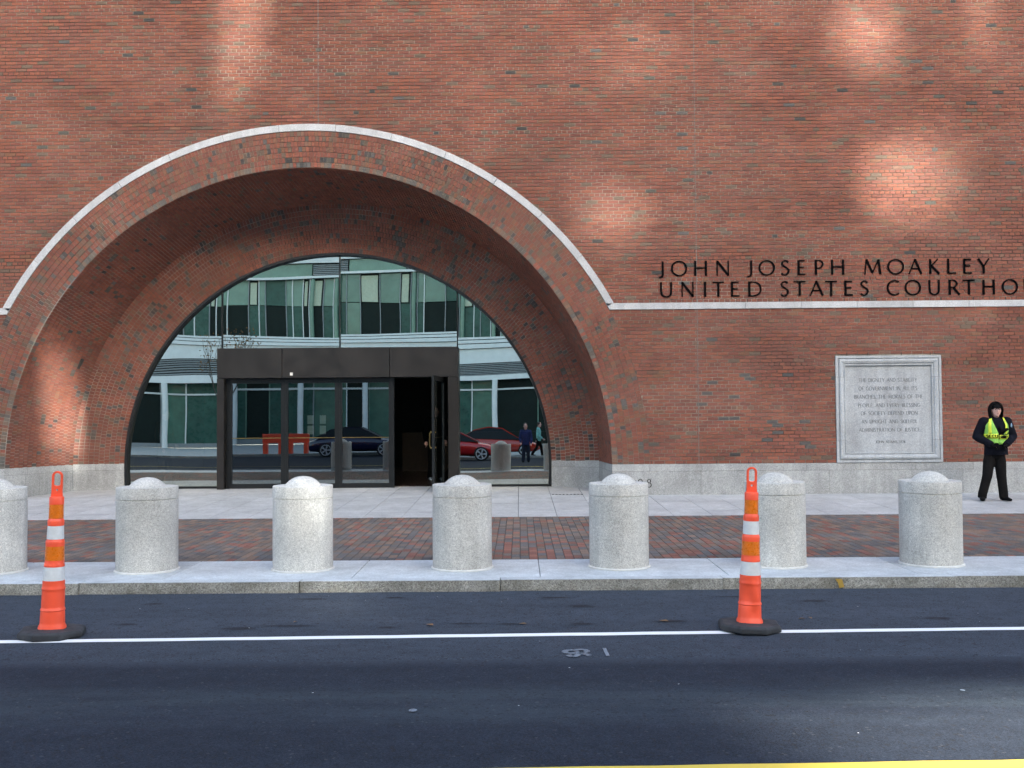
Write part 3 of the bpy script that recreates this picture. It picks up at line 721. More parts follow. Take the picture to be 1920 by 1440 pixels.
def glyph(mb_, ch, x, z, h, wd, y0, y1, sx=1.0, flare=1.18, col=(1, 1, 1), xf=None):
    g = GL.get(ch)
    if not g: return
    for pts, k in g[1]:
        n = len(pts); P = [(x + p[0] * h * sx, z + p[1] * h) for p in pts]; closed = n > 12 and math.dist(pts[0], pts[-1]) < .01
        lf_, rt_ = [], []
        for i in range(n):
            if closed: a, b = P[(i - 1) % (n - 1)], P[(i + 1) % (n - 1)]
            else: a, b = P[max(0, i - 1)], P[min(n - 1, i + 1)]
            dx, dz = b[0] - a[0], b[1] - a[1]; l = math.hypot(dx, dz) or 1; dx /= l; dz /= l
            w_ = wd * k / 2
            if closed or n > 12: w_ *= (.72 + .42 * abs(dz))
            if not closed and i in (0, n - 1): w_ *= flare
            lf_.append((P[i][0] - dz * w_, P[i][1] + dx * w_)); rt_.append((P[i][0] + dz * w_, P[i][1] - dx * w_))
        for i in range(n - 1):
            q = [lf_[i], rt_[i], rt_[i + 1], lf_[i + 1]]
            V = [(a, y0, b) for a, b in q] + [(a, y1, b) for a, b in q]
            if xf: V = [xf(v) for v in V]
            mb_.faces(V, [(0, 1, 2, 3), (0, 4, 5, 1), (1, 5, 6, 2), (2, 6, 7, 3), (3, 7, 4, 0), (4, 7, 6, 5)], col)
sign = empty('building_name_sign', (2.7, FR, 3.85))
tag(sign, 'two rows of slim black capital letters spelling the courthouse name on the brick wall', 'sign')
def XP(u): return 2.724 + ((u / 2.595 + 1180) - 1236) / 97.68
row1 = [('J', 145, 165), ('O', 203, 280), ('H', 315, 378), ('N', 422, 487), ('J', 576, 597), ('O', 630, 708), ('S', 738, 780), ('E', 820, 857), ('P', 903, 945), ('H', 982, 1047), ('M', 1143, 1225), ('O', 1257, 1337), ('A', 1360, 1423), ('K', 1460, 1510), ('L', 1547, 1590), ('E', 1625, 1668), ('Y', 1697, 1752)]
row2 = [('U', 147, 207), ('N', 250, 313), ('I', 361, 373), ('T', 403, 460), ('E', 493, 535), ('D', 577, 642), ('S', 735, 775), ('T', 800, 857), ('A', 877, 942), ('T', 953, 1010), ('E', 1045, 1087), ('S', 1123, 1163), ('C', 1252, 1312), ('O', 1340, 1417), ('U', 1455, 1510), ('R', 1552, 1605), ('T', 1622, 1680), ('H', 1717, 1777), ('O', 1812, 1888), ('U', 1917, 1975), ('S', 2012, 2052), ('E', 2092, 2134)]
for row, zb in ((row1, 4.272), (row2, 3.866)):
    for ch, u0, u1 in row:
        q = MB(); h = .288; x0, x1 = XP(u0), XP(u1); sx = (x1 - x0) / (GL[ch][0] * h)
        glyph(q, ch, 0, 0, h, .036, -.014, -.003, sx)
        for (a, b) in ((.07 * h * sx, .06),): q.bar((a, -.02, h * .5), (a, .01, h * .5), .005, 6)
        o = q.build('letter', LETTER, sign); o.location = (x0 - 2.7, 0, zb - 3.85)
num = empty('cornerstone_date', (2.1, PF, .3)); tag(num, 'carved black year digits low on the granite plinth right of the arch', 'inscription')
for ch, x in (('1', 1.97), ('9', 2.09), ('9', 2.265), ('8', 2.435)):
    q = MB(); glyph(q, ch, 0, 0, .155, .017, -.003, .004); o = q.build('digit', LETTER, num); o.location = (x - 2.1, 0, .215 - .3)

# ------------------------------------------------------------------ granite tablet
tab = empty('stone_tablet', (7.085, FR, .66)); tag(tab, 'square pale granite tablet with moulded frame and carved quotation set in the brick wall', 'plaque')
cx_, w2, hh = 7.085, (TX1 - TX0) / 2, (TZ1 - TZ0)
prof = [(0, -.03), (.045, -.03), (.05, -.012), (.062, -.012), (.07, -.042), (.10, -.05), (.14, -.036), (.155, -.016), (.165, -.016), (.168, -.03), (.185, -.03), (.19, .012)]
# four mitred frame lengths; joint lines split the tall sides
def frame_side(k, t0=0.0, t1=1.0):
    s = MB(); corners = [(-w2, 0), (w2, 0), (w2, hh), (-w2, hh)]
    a, b = corners[k], corners[(k + 1) % 4]; d = Vector((b[0] - a[0], b[1] - a[1])); Ln = d.length; d.normalize(); nrm = Vector((-d.y, d.x))
    L0, L1 = [], []
    for (o_, y) in prof:
        s0 = max(o_, t0 * Ln) if t0 > 0 else o_; s1 = min(Ln - o_, t1 * Ln) if t1 < 1 else Ln - o_
        p = Vector(a) + d * s0 + nrm * o_; q = Vector(a) + d * s1 + nrm * o_; L0.append((p.x, y, p.y)); L1.append((q.x, y, q.y))
    for i in range(len(prof) - 1): s.poly([L0[i], L1[i], L1[i + 1], L0[i + 1]])
    o0, o1 = L0[0], L1[0]; s.poly([(o0[0], .02, o0[2]), (o1[0], .02, o1[2]), o1, o0])
    s.build('frame_stone', G_TB, tab)
frame_side(0); frame_side(2)
for k in (1, 3):
    cuts = [0, .21, .80, 1] if k == 1 else [0, .20, .79, 1]
    for a, b in zip(cuts[:-1], cuts[1:]): frame_side(k, a + (.0012 if a else 0), b - (.0012 if b < 1 else 0))
q = MB(); q.box(-w2 + .18, w2 - .18, .006, .03, .18, hh - .18); q.build('tablet_panel', G_TB, tab)
lines = [('THE DIGNITY AND STABILITY', 312, 803, 327), ('OF GOVERNMENT IN ALL ITS', 310, 803, 398), ('BRANCHES, THE MORALS OF THE', 273, 848, 468), ('PEOPLE, AND EVERY BLESSING', 303, 825, 540), ('OF SOCIETY DEPEND UPON', 325, 803, 607), ('AN UPRIGHT AND SKILLFUL', 330, 800, 677), ('ADMINISTRATION OF JUSTICE.', 308, 825, 747), ('JOHN ADAMS, 1776', 447, 695, 848)]
for txt, u0, u1, v in lines:
    h = .072 if v < 800 else .05
    x0 = 6.069 + (u0 / 4.5 + 1540 - 1565) / 97.8 - cx_; x1 = 6.069 + (u1 / 4.5 + 1540 - 1565) / 97.8 - cx_
    zc = 2.705 - (v / 4.5 + 640 - 667) / 97.6 - .66 - h / 2
    tw = sum((GL[c][0] if c in GL else .45) for c in txt); nsp = len(txt) - 1
    sp_ = .16; sx = (x1 - x0) / ((tw + sp_ * nsp) * h); q = MB(); x = x0
    for c in txt:
        glyph(q, c, x, zc, h, .0095, .0035, .0065, sx, 1.0); x += ((GL[c][0] if c in GL else .45) + sp_) * h * sx
    q.build('inscription_line', INSC, tab)

# ------------------------------------------------------------------ bollards
def bollard():
    r_ = empty('bollard')
    q = MB(); q.lathe([(.317, .0), (.317, .755), (.310, .758), (.310, .764), (.317, .767), (.317, .883), (.313, .889), (.2, .889)], 56); q.build('bollard_body', G_BOL, r_, True)
    q = MB(); Rr = .196; hd = .104; rs = (Rr * Rr + hd * hd) / (2 * hd)
    pr = [(Rr, .886)] + [(math.sqrt(max(0, rs * rs - (rs - hd + hd * t) ** 2)), .886 + hd * t) for t in [i / 12 for i in range(1, 13)]]
    q.lathe(pr, 48); q.build('bollard_dome', G_BOL, r_, True)
    q = MB(); q.lathe([(.335, .0), (.335, .012), (.316, .018)], 56); q.build('sealant_ring', SEAL, r_, True)
    for c in r_.children:
        m_ = c.modifiers.new('e', 'EDGE_SPLIT'); m_.split_angle = math.radians(35)
    return r_
BL = [(-5.62, ''), (-3.99, ''), (-2.325, ''), (-.62, ''), (1.06, ''), (2.74, ''), (4.41, '')]
labs = ['granite bollard cut off by the left edge, left of the tilting orange cone', 'domed granite bollard second from left, in front of the left glass pane',
        'sunlit white granite bollard in front of the closed glass doors', 'granite bollard in front of the open doorway at the arch centre right',
        'granite bollard partly hiding the year digits right of the arch', 'granite bollard half hidden behind the dented orange cone', 'rightmost granite bollard below the stone tablet']
proto = None
for (x, _), lb_ in zip(BL, labs):
    o = bollard() if proto is None else copy_tree(proto)
    if proto is None: proto = o
    o.location = (x, 10.72 + .012 * x, .002); o.rotation_euler = (0, 0, R.uniform(0, 6))
    tag(o, lb_, 'bollard', 'granite bollards along the kerb')

# ------------------------------------------------------------------ channelizer cones
def cone(dent):
    r_ = empty('traffic_cone'); n = 40
    def rad(a, z):
        if not dent: return 1
        k = 1 - .24 * math.exp(-((z - .27) / .09) ** 2) * max(0, math.cos(a + 1.9)) ** 6 + .10 * math.exp(-((z - .30) / .07) ** 2) * max(0, math.cos(a + 1.2)) ** 10
        k -= .17 * math.exp(-((z - .14) / .06) ** 2) * max(0, math.cos(a + 1.35)) ** 8
        return k
    segs = [('cone_body', OR, [(.104, .062), (.103, .075), (.092, .098), (.0885, .185), (.0865, .199), (.0915, .205), (.0900, .214), (.085, .222), (.0845, .28), (.083, .36), (.0865, .368), (.0865, .376), (.0825, .386), (.081, .436)]),
            ('white_band', WREF, [(.0815, .436), (.0765, .541)]),
            ('cone_body', OR, [(.0745, .541), (.0755, .552), (.0725, .560), (.0705, .592)]),
            ('amber_band', AMB, [(.0712, .592), (.0682, .700)]),
            ('cone_body', OR, [(.0685, .700), (.0695, .73), (.068, .742), (.0625, .750), (.062, .756)]),
            ('white_band', WREF, [(.0630, .756), (.0595, .860)]),
            ('cone_body', OR, [(.0605, .860), (.0612, .893), (.0590, .904), (.0535, .912), (.053, .918)]),
            ('amber_band', AMB, [(.0545, .918), (.0525, 1.026)]),
            ('cone_body', OR, [(.0535, 1.026), (.054, 1.078), (.051, 1.085), (.03, 1.088), (.0, 1.089)])]
    for nm, m_, pr in segs:
        q = MB(); P = []
        if pr[0][1] < .1:      # refine the lower skirt
            pp = []
            for a, b in zip(pr[:-1], pr[1:]):
                k = max(1, int((b[1] - a[1]) / .014))
                pp += [(a[0] + (b[0] - a[0]) * i / k, a[1] + (b[1] - a[1]) * i / k) for i in range(k)]
            pr = pp + [pr[-1]]
        pts = []; fs = []
        for (r0_, z) in pr:
            for i in range(n): t = 2 * PI * i / n; rq = r0_ * rad(t, z); pts.append((rq * math.cos(t), rq * math.sin(t), z))
        for k in range(len(pr) - 1):
            for i in range(n): j = (i + 1) % n; fs.append((k * n + i, k * n + j, (k + 1) * n + j, (k + 1) * n + i))
        q.faces(pts, fs); o = q.build(nm, m_, r_, True); e = o.modifiers.new('e', 'EDGE_SPLIT'); e.split_angle = math.radians(38)
    # handle: flat loop with a slot and a small hole
    q = MB(); out, inn = [], []
    for (w0, z0, z1, lst) in ((.040, 1.085, 1.286, out), (.024, 1.170, 1.270, inn)):
        top = z1 - w0; pts = [(w0, z0)] if lst is out else []
        if lst is out: pts = [(.043, 1.085), (.040, 1.12)] + [(w0 * math.cos(t), top + w0 * math.sin(t)) for t in [PI * i / 14 for i in range(15)]] + [(-.040, 1.12), (-.043, 1.085)]
        else: pts = [(w0 * math.cos(t), top + w0 * math.sin(t)) for t in [PI * i / 10 for i in range(11)]] + [(w0 * math.cos(t), z0 + .012 + .012 * math.sin(t)) for t in [PI + PI * i / 6 for i in range(7)]]
        lst += pts
    me = bpy.data.meshes.new('handle'); bm = bmesh.new()
    vo = [bm.verts.new((a, 0, b)) for a, b in out]; vi = [bm.verts.new((a, 0, b)) for a, b in inn]
    hole = [(.009 * math.cos(t), 1.138 + .009 * math.sin(t)) for t in [2 * PI * i / 8 for i in range(8)]]; vh_ = [bm.verts.new((a, 0, b)) for a, b in hole]
    ed = []
    for lst in (vo, vi, vh_):
        for i in range(len(lst)): ed.append(bm.edges.new((lst[i], lst[(i + 1) % len(lst)])))
    bmesh.ops.triangle_fill(bm, use_beauty=True, use_dissolve=False, edges=ed)
    bm.to_mesh(me); bm.free(); me.materials.append(OR); o = bpy.data.objects.new('handle', me); COL.objects.link(o); o.parent = r_
    s = o.modifiers.new('s', 'SOLIDIFY'); s.thickness = .026; s.offset = 0; bevel(o, .006, 2)
    # octagonal rubber base
    q = MB(); P = []; nn = 8
    for (k, z) in ((.235, .0), (.245, .012), (.243, .045), (.225, .06), (.11, .066)):
        for i in range(nn): t = 2 * PI * (i + .5) / nn; P.append((k * math.cos(t) * 1.04, k * math.sin(t) * .98, z + (.006 * math.sin(3 * t) if z > .03 else 0)))
    fs = [(k * nn + i, k * nn + (i + 1) % nn, (k + 1) * nn + (i + 1) % nn, (k + 1) * nn + i) for k in range(4) for i in range(nn)] + [tuple(range(nn - 1, -1, -1)), tuple(range(4 * nn, 5 * nn))]
    q.faces(P, fs); o = q.build('rubber_base', RUB, r_); bevel(o, .008, 2, 20)
    return r_
c1 = cone(False); c1.location = (-3.74, 7.97, ROADZ + .008); c1.scale = (1.02,) * 3; c1.rotation_euler = (0, math.radians(1.6), math.radians(14))
tag(c1, 'smooth orange channelizer cone leaning slightly, in front of the leftmost bollards', 'traffic cone', 'orange cones on the white lane line')
c2 = cone(True); c2.location = (1.832, 8.05, ROADZ + .008); c2.scale = (1.012,) * 3; c2.rotation_euler = (0, math.radians(1.7), math.radians(-4))
tag(c2, 'dented orange channelizer cone standing before the right-hand bollards', 'traffic cone', 'orange cones on the white lane line')

# spray marks
q = MB()
def ribbon(q, pts, wd, z=ROADZ + .009):
    for i in range(len(pts) - 1):
        a, b = Vector(pts[i]), Vector(pts[i + 1]); d = (b - a).normalized(); n_ = Vector((-d.y, d.x)) * wd / 2
        q.poly([(*(a + n_), z), (*(a - n_), z), (*(b - n_), z), (*(b + n_), z)])
S0 = 250.
def rp(u, v): return (.31 + (u - 360) / 16 / S0, 7.455 - (v - 240) / 16 / 57.)
q = MB(); ribbon(q, spl([rp(*p) for p in [(370, 330), (520, 300), (700, 300), (840, 285), (980, 290), (1060, 330), (960, 365), (800, 375), (600, 385), (470, 375), (370, 330)]]), .045)
ribbon(q, spl([rp(*p) for p in [(700, 300), (760, 340), (860, 365), (950, 350)]]), .03)
ribbon(q, spl([rp(*p) for p in [(480, 430), (600, 480), (720, 450), (820, 405), (1000, 415), (1080, 435), (980, 450)]]), .045)
q.build('spray_mark', CHALK, road)
q = MB(); ribbon(q, [rp(1590, 245), rp(1600, 350), rp(1620, 470)], .026); q.build('spray_mark', CHALK, road)

# ------------------------------------------------------------------ people
def tube(mb_, path, n=16):
    """path: (x,y,z, rx, ry) elliptical sections, horizontal-ish rings perpendicular to the run"""
    P = [Vector(p[:3]) for p in path]; m_ = len(P); pts = []; X = Vector((1, 0, 0))
    for i in range(m_):
        d = (P[min(m_ - 1, i + 1)] - P[max(0, i - 1)]).normalized()
        x = (X - d * X.dot(d)); x = x.normalized() if x.length > .15 else d.orthogonal().normalized(); y = d.cross(x)
        for k in range(n): t = 2 * PI * k / n; pts.append(P[i] + x * math.cos(t) * path[i][3] + y * math.sin(t) * path[i][4])
    fs = [(i * n + k, i * n + (k + 1) % n, (i + 1) * n + (k + 1) % n, (i + 1) * n + k) for i in range(m_ - 1) for k in range(n)]
    fs += [tuple(range(n - 1, -1, -1)), tuple(range((m_ - 1) * n, m_ * n))]
    mb_.faces(pts, fs)
def ball(mb_, c, r_, n=14):
    pts = []; fs = []
    for i in range(n + 1):
        ph = PI * i / n
        for k in range(n * 2): t = PI * k / n; pts.append((c[0] + r_[0] * math.sin(ph) * math.cos(t), c[1] + r_[1] * math.sin(ph) * math.sin(t), c[2] + r_[2] * math.cos(ph)))
    w_ = n * 2
    for i in range(n):
        for k in range(w_): fs.append((i * w_ + k, i * w_ + (k + 1) % w_, (i + 1) * w_ + (k + 1) % w_, (i + 1) * w_ + k))
    mb_.faces(pts, fs)
def fuse(mb_, name, m_, parent=None, vox=.014, sm=4):
    o = mb_.build(name, m_, parent); r_ = o.modifiers.new('r', 'REMESH'); r_.mode = 'VOXEL'; r_.voxel_size = vox; r_.use_smooth_shade = True
    s = o.modifiers.new('s', 'SMOOTH'); s.factor = .5; s.iterations = sm
    dg = bpy.context.evaluated_depsgraph_get(); me = bpy.data.meshes.new_from_object(o.evaluated_get(dg)); o.modifiers.clear(); o.data = me; me.name = name
    return o
SKIN = simple('skin', (0.62, 0.36, 0.30), .55, 0, .06, 30)
CLOTH = {k: simple('cloth_' + k, c, .9, 0, .3, 14, .4, 0, .12) for k, c in dict(navy=(.005, .006, .011), black=(.003, .003, .0035), charcoal=(.007, .0065, .0065), white=(.7, .72, .75), teal=(.2, .45, .42), blue=(.03, .04, .12), jeans=(.022, .03, .05)).items()}
VEST = simple('vest_green', (0.26, 0.56, 0.09), .6, 0, .05, 20); VYEL = simple('vest_yellow', (0.66, 0.76, 0.05), .45, 0, .05, 20); HOODM = CLOTH['black']
def limb(a, b, c, r0_, r1_, r2_):
    A, B_, C_ = Vector(a), Vector(b), Vector(c); out = []
    for i in range(6): t = i / 5; p = A.lerp(B_, t); r_ = r0_ + (r1_ - r0_) * t; out.append((*p, r_, r_))
    for i in range(1, 6): t = i / 5; p = B_.lerp(C_, t); r_ = r1_ + (r2_ - r1_) * t; out.append((*p, r_, r_))
    return out
def person(loc, rz, P, top, legs, shoe, label, h=1.0, hood=False, sleeves=True, group=None, hair=(.02, .015, .01), vest=False):
    """facing -y. P holds the joints"""
    b = MB()                                       # body: head, neck, torso core, hands in one surface
    hx, hy, hz = P['head']
    ball(b, (hx, hy, hz), (.078, .097, .118)); ball(b, (hx, hy - .02, hz - .055), (.058, .072, .06)); ball(b, (hx, hy - .1, hz - .012), (.013, .02, .02)); ball(b, (hx, hy - .092, hz + .01), (.009, .016, .026))
    ball(b, (hx, hy - .083, hz - .058), (.024, .012, .010)); ball(b, (hx, hy - .07, hz - .092), (.022, .02, .016))
    for s in (-1, 1): ball(b, (hx + s * .078, hy + .005, hz - .01), (.012, .02, .03)); ball(b, (hx + s * .032, hy - .080, hz + .034), (.026, .012, .009))
    tube(b, [(hx, hy + .02, hz - .07, .056, .056), (hx * .6, hy + .03, hz - .17, .06, .058), (hx * .3, .02, hz - .22, .075, .065), (0, .02, hz - .34, .12, .08), (0, .01, .95, .12, .08)])
    for s, k in ((-1, 'L'), (1, 'R')):
        sh, el, ha = P['sh' + k], P['el' + k], P['ha' + k]
        tube(b, limb(sh, el, ha, .045, .038, .026))
        H = Vector(ha); d = (H - Vector(el)).normalized(); side_ = Vector((0, 0, 1)) - d * d.z; side_ = side_.normalized() if side_.length > .1 else Vector((1, 0, 0)); nn = d.cross(side_)
        tube(b, [(*(H + d * t), *q) for t, q in ((0, (.027, .02)), (.04, (.04, .02)), (.085, (.042, .017)))], 10)
        for f_ in range(4):
            o_ = side_ * (.030 - f_ * .02); ln = (.07, .078, .074, .06)[f_]; st_ = H + d * .08 + o_
            m1 = st_ + d * ln * .5 + nn * .008 * -s; m2 = st_ + d * ln * .85 + nn * .026 * -s
            tube(b, [(*st_, .0095, .0095), (*m1, .009, .009), (*m2, .007, .007)], 8)
        st_ = H + d * .03 + side_ * .036; tube(b, [(*st_, .012, .012), (*(st_ + d * .035 + side_ * .022), .01, .01), (*(st_ + d * .065 + side_ * .024), .008, .008)], 8)
    hip = P['hip']
    tube(b, [(hip[0], .01, 1.0, .12, .09), (hip[0], .01, hip[2] - .02, .13, .1)])
    for k in 'LR':
        tube(b, limb((hip[0] + (.08 if k == 'R' else -.08), .01, hip[2]), P['kn' + k], P['an' + k], .065, .045, .032))
    body = fuse(b, 'person', SKIN, None, .009, 2)
    body.location = loc; body.rotation_euler = (0, 0, rz); body.scale = (h, h, h)
    tag(body, label, 'person', group)
    t = MB(); sz_ = P['shz']
    k_ = P.get('bulk', 1.0)
    tube(t, [(0, .0, P['hem'], .175 * k_, .125 * k_), (0, .0, P['hem'] + .12, .168 * k_, .125 * k_), (0, 0, 1.12, .168 * k_, .128 * k_), (0, 0, 1.3, .19 * k_, .13 * k_), (0, .01, sz_ - .02, .175 * k_, .105 * k_), (0, .02, sz_ + .04, .09, .075), (0, .02, sz_ + .075, .07, .065)], 24)
    for k in 'LR':
        A, B_, C_ = P['sh' + k], P['el' + k], P['ha' + k]; W = Vector(B_).lerp(Vector(C_), 1.0 if sleeves else .3)
        tube(t, limb(A, B_, W, .082 * k_, .066 * k_, .048 * k_)); ball(t, A, (.085 * k_, .08 * k_, .075 * k_), 8)
    fuse(t, 'jacket' if sleeves else 'shirt', top, body, .014, 3)
    t = MB(); tube(t, [(hip[0], .005, hip[2] + .22, .15, .105), (hip[0], .01, hip[2] + .08, .168, .122), (hip[0], .01, hip[2] + .0, .165, .12), (hip[0], .01, hip[2] - .04, .13, .10)], 20)
    for k in 'LR':
        s = 1 if k == 'R' else -1; an = Vector(P['an' + k]); kn = Vector(P['kn' + k])
        tube(t, [(hip[0] + s * .085, .01, hip[2] + .02, .085, .1), *[(*(Vector((hip[0] + s * .088, .01, hip[2] - .02)).lerp(kn, q)), .100 - .016 * q, .104 - .020 * q) for q in (.25, .5, .75, 1)],
                 *[(*(kn.lerp(an, q)), .08 - .004 * q, .082 - .004 * q) for q in (.25, .5, .75, .9)], (an.x, an.y, an.z - .045, .074, .080)])
    fuse(t, 'trousers', legs, body, .013, 3)
    for k in 'LR':
        s = MB(); an = Vector(P['an' + k]); yaw = P.get('ft' + k, 0)
        q = MB(); tube(q, [(0, .075, .035, .03, .03), (0, .045, .045, .042, .042), (0, -.02, .05, .044, .046), (0, -.10, .038, .048, .034), (0, -.165, .03, .044, .026), (0, -.20, .026, .025, .018)], 14); ball(q, (0, .03, .08), (.045, .05, .05), 8)
        o = fuse(q, 'shoe', shoe, body, .01, 2); o.location = (an.x, an.y, 0); o.rotation_euler = (0, 0, yaw)
    if hood:
        q = MB(); n = 20; pts = []; fs = []                # open-faced hood shell
        rings = [(.0, 1), (.35, 1), (.7, 1), (1.0, 1), (1.25, 1), (1.5, 1), (1.72, 1)]
        A = []
        for i in range(15):
            ph = math.radians(8) + math.radians(172) * i / 14       # from front opening to back, around the y axis of the head
        oc = (hx, hy + .015, hz)
        for i in range(13):
            el_ = math.radians(-58 + 148 * i / 12)
            for j in range(25):
                hw = math.radians(56 if el_ < math.radians(28) else 56 * max(.0, 1 - (el_ - math.radians(28)) / math.radians(40)))
                az = -PI / 2 + hw + (2 * PI - 2 * hw) * j / 24
                r_ = (.112, .125, .145); cz_ = math.sin(el_)
                flare = 1 + .55 * max(0, (-cz_ - .35))
                pts.append((oc[0] + r_[0] * math.cos(el_) * math.cos(az) * flare, oc[1] + r_[1] * math.cos(el_) * math.sin(az) * flare, oc[2] + r_[2] * cz_ * (1.15 if cz_ < 0 else 1)))
        for i in range(12):
            for j in range(24): a = i * 25 + j; fs.append((a, a + 1, a + 26, a + 25))
        q.faces(pts, fs); o = q.build('hood', HOODM, body, True); s = o.modifiers.new('s', 'SOLIDIFY'); s.thickness = .016; s.offset = 1
        q = MB(); tube(q, [(0, .02, hz - .30, .15, .105), (hx * .4, .02, hz - .235, .125, .11), (hx * .8, .015, hz - .175, .108, .108), (hx, .02, hz - .14, .088, .09)], 24); fuse(q, 'collar', HOODM, body, .012, 2)
        q = MB(); ball(q, (hx, hy + .0, hz + .048), (.086, .1, .082), 10); tube(q, [(hx, hy - .06, hz + .062, .07, .02), (hx, hy - .115, hz + .056, .07, .012), (hx, hy - .15, hz + .046, .055, .008)], 14)
        fuse(q, 'cap', CLOTH['black'], body, .009, 2)
    else:
        q = MB(); ball(q, (hx, hy + .022, hz + .03), (.088, .1, .105), 10); fuse(q, 'hair', simple('hair', hair, .6), body, .012, 2)
    for s in (-1, 1):
        q = MB(); ball(q, (hx + s * .032, hy - .086, hz + .016), (.012, .008, .007), 6); q.build('eye', CLOTH['charcoal'], body, True)
    q = MB(); ball(q, (hx, hy - .094, hz - .058), (.022, .005, .0045), 6); q.build('mouth', simple('lips', (.38, .15, .13), .5), body, True)
    return body
PG = dict(head=(.005, -.03, 1.60), shL=(-.185, .01, 1.40), shR=(.185, .01, 1.40), elL=(-.315, .04, 1.13), elR=(.305, .04, 1.13), haL=(-.115, -.17, .99), haR=(.115, -.17, .995),
          hip=(-.02, 0, .80), knL=(-.165, -.03, .44), knR=(.075, -.02, .44), anL=(-.25, .0, .09), anR=(.115, .0, .09), shz=1.43, hem=.81, ftL=-.25, ftR=.3, bulk=1.16)
guard = person((8.45, 17.75, sz(17.75) + .002), -.12, PG, CLOTH['navy'], CLOTH['charcoal'], CLOTH['black'], 'security guard in black hood, dark jacket and lime vest standing at the wall', 1.0, hood=True)
guard['category'] = 'person'
# vest: shell over the chest
def torso(a, z, off):
    k = 1.16; rx = .20 * k + .02 + off if z > 1.2 else .195 * k + .005 + off; rx = .183 + .02 * math.sin(max(0, min(1, (z - 1.0) / .35)) * PI / 2) + off; ry = .156 + off + .003
    if z > 1.34: t_ = (z - 1.34) / .14; rx *= 1 - .25 * t_; ry *= 1 - .42 * t_
    return (rx * math.cos(a), -ry * math.sin(a), z)
def vest_part(name, m_, f0, f1, z0, z1, off, n=8, mz=12):
    q = MB(); pts = []; fs = []
    for j in range(mz + 1):
        z = z0 + (z1 - z0) * j / mz
        for i in range(n + 1): a = math.radians(f0(z) + (f1(z) - f0(z)) * i / n); pts.append(torso(a, z, off))
    for j in range(mz):
        for i in range(n): a = j * (n + 1) + i; fs.append((a, a + 1, a + n + 2, a + n + 1))
    q.faces(pts, fs); o = q.build(name, m_, guard, True); s = o.modifiers.new('s', 'SOLIDIFY'); s.thickness = .008; s.offset = 0; return o
# angles: 90 = front centre, >90 viewer's left
vest_part('vest_panel', VEST, lambda z: 92 if z < 1.2 else 92 + (z - 1.2) * 120, lambda z: 168 if z < 1.25 else 168 - (z - 1.25) * 190, 1.0, 1.46, .008)
vest_part('vest_panel', VEST, lambda z: 14 if z < 1.25 else 14 + (z - 1.25) * 150, lambda z: 90 if z < 1.08 else max(40, 90 - (z - 1.08) * 260), 1.0, 1.47, .008)
vest_part('vest_band', VYEL, lambda z: 93, lambda z: 169, 1.105, 1.185, .014, 8, 3)
vest_part('vest_band', VYEL, lambda z: 14, lambda z: 87, 1.09, 1.165, .014, 8, 3)
vest_part('vest_stripe', VYEL, lambda z: 122, lambda z: 138, 1.187, 1.45, .014, 3, 8)
vest_part('vest_stripe', VYEL, lambda z: 44, lambda z: 56, 1.167, 1.47, .014, 3, 8)
def wrap(zc): return lambda v: (lambda a, o_: torso(a, v[2], .021 - o_))(math.radians(v[0]), v[1])
GLW = {}
def wraptext(txt, a0, a1, zc, h):
    q = MB(); n_ = len(txt); step = (a1 - a0) / n_
    for i, c in enumerate(txt):
        w_ = GL[c][0]
        def xf(v, i=i, w_=w_): return torso(math.radians(a0 + step * (i + .08) + (v[0] / (w_ * h)) * step * .8), v[2], .019 + v[1])
        glyph(q, c, 0, zc, h, .013, 0, .003, 1.0, 1.0, xf=xf)
    q.build('vest_lettering', LETTER, guard)
wraptext('SECU', 150, 94, 1.118, .052); wraptext('RITY', 84, 32, 1.102, .050)
q = MB(); tube(q, [(.03, -.155, 1.21, .025, .02), (.10, -.165, 1.245, .03, .026), (.16, -.15, 1.275, .022, .02)]); tube(q, [(.0, -.15, 1.30, .03, .02), (.05, -.155, 1.26, .028, .02)]); fuse(q, 'radio', CLOTH['black'], guard, .008, 2)
q = MB()
pr_ = [(.02, -.172, 1.19), (.08, -.178, 1.165), (.14, -.16, 1.175), (.185, -.11, 1.21)]
for a, b in zip(pr_[:-1], pr_[1:]): q.bar(a, b, .007, 6)
q.build('strap', CLOTH['black'], guard)
q = MB(); ball(q, (.245, -.045, 1.335), (.02, .035, .045), 8); o = q.build('arm_patch', simple('patch_blue', (.25, .38, .52), .7), guard, True)
for s, k in ((-1, 'haL'), (1, 'haR')):
    q = MB(); H = Vector(PG[k]); d = (H - Vector(PG['el' + k[-1]])).normalized(); side_ = (Vector((0, 0, 1)) - d * d.z).normalized(); nn = d.cross(side_)
    tube(q, [(*(H + d * t), *w2_) for t, w2_ in ((-.02, (.038, .032)), (.04, (.047, .028)), (.085, (.048, .025)))], 12)
    for f_ in range(4):
        o_ = side_ * (.032 - f_ * .021); ln = (.07, .078, .074, .06)[f_]; st_ = H + d * .075 + o_
        tube(q, [(*st_, .0135, .0135), (*(st_ + d * ln * .55 + nn * .008 * -s), .013, .013), (*(st_ + d * ln * .95 + nn * .03 * -s), .011, .011)], 8)
    st_ = H + d * .03 + side_ * .04; tube(q, [(*st_, .016, .016), (*(st_ + d * .035 + side_ * .022), .014, .014), (*(st_ + d * .07 + side_ * .024), .012, .012)], 8)
    fuse(q, 'glove', CLOTH['black'], guard, .008, 1)
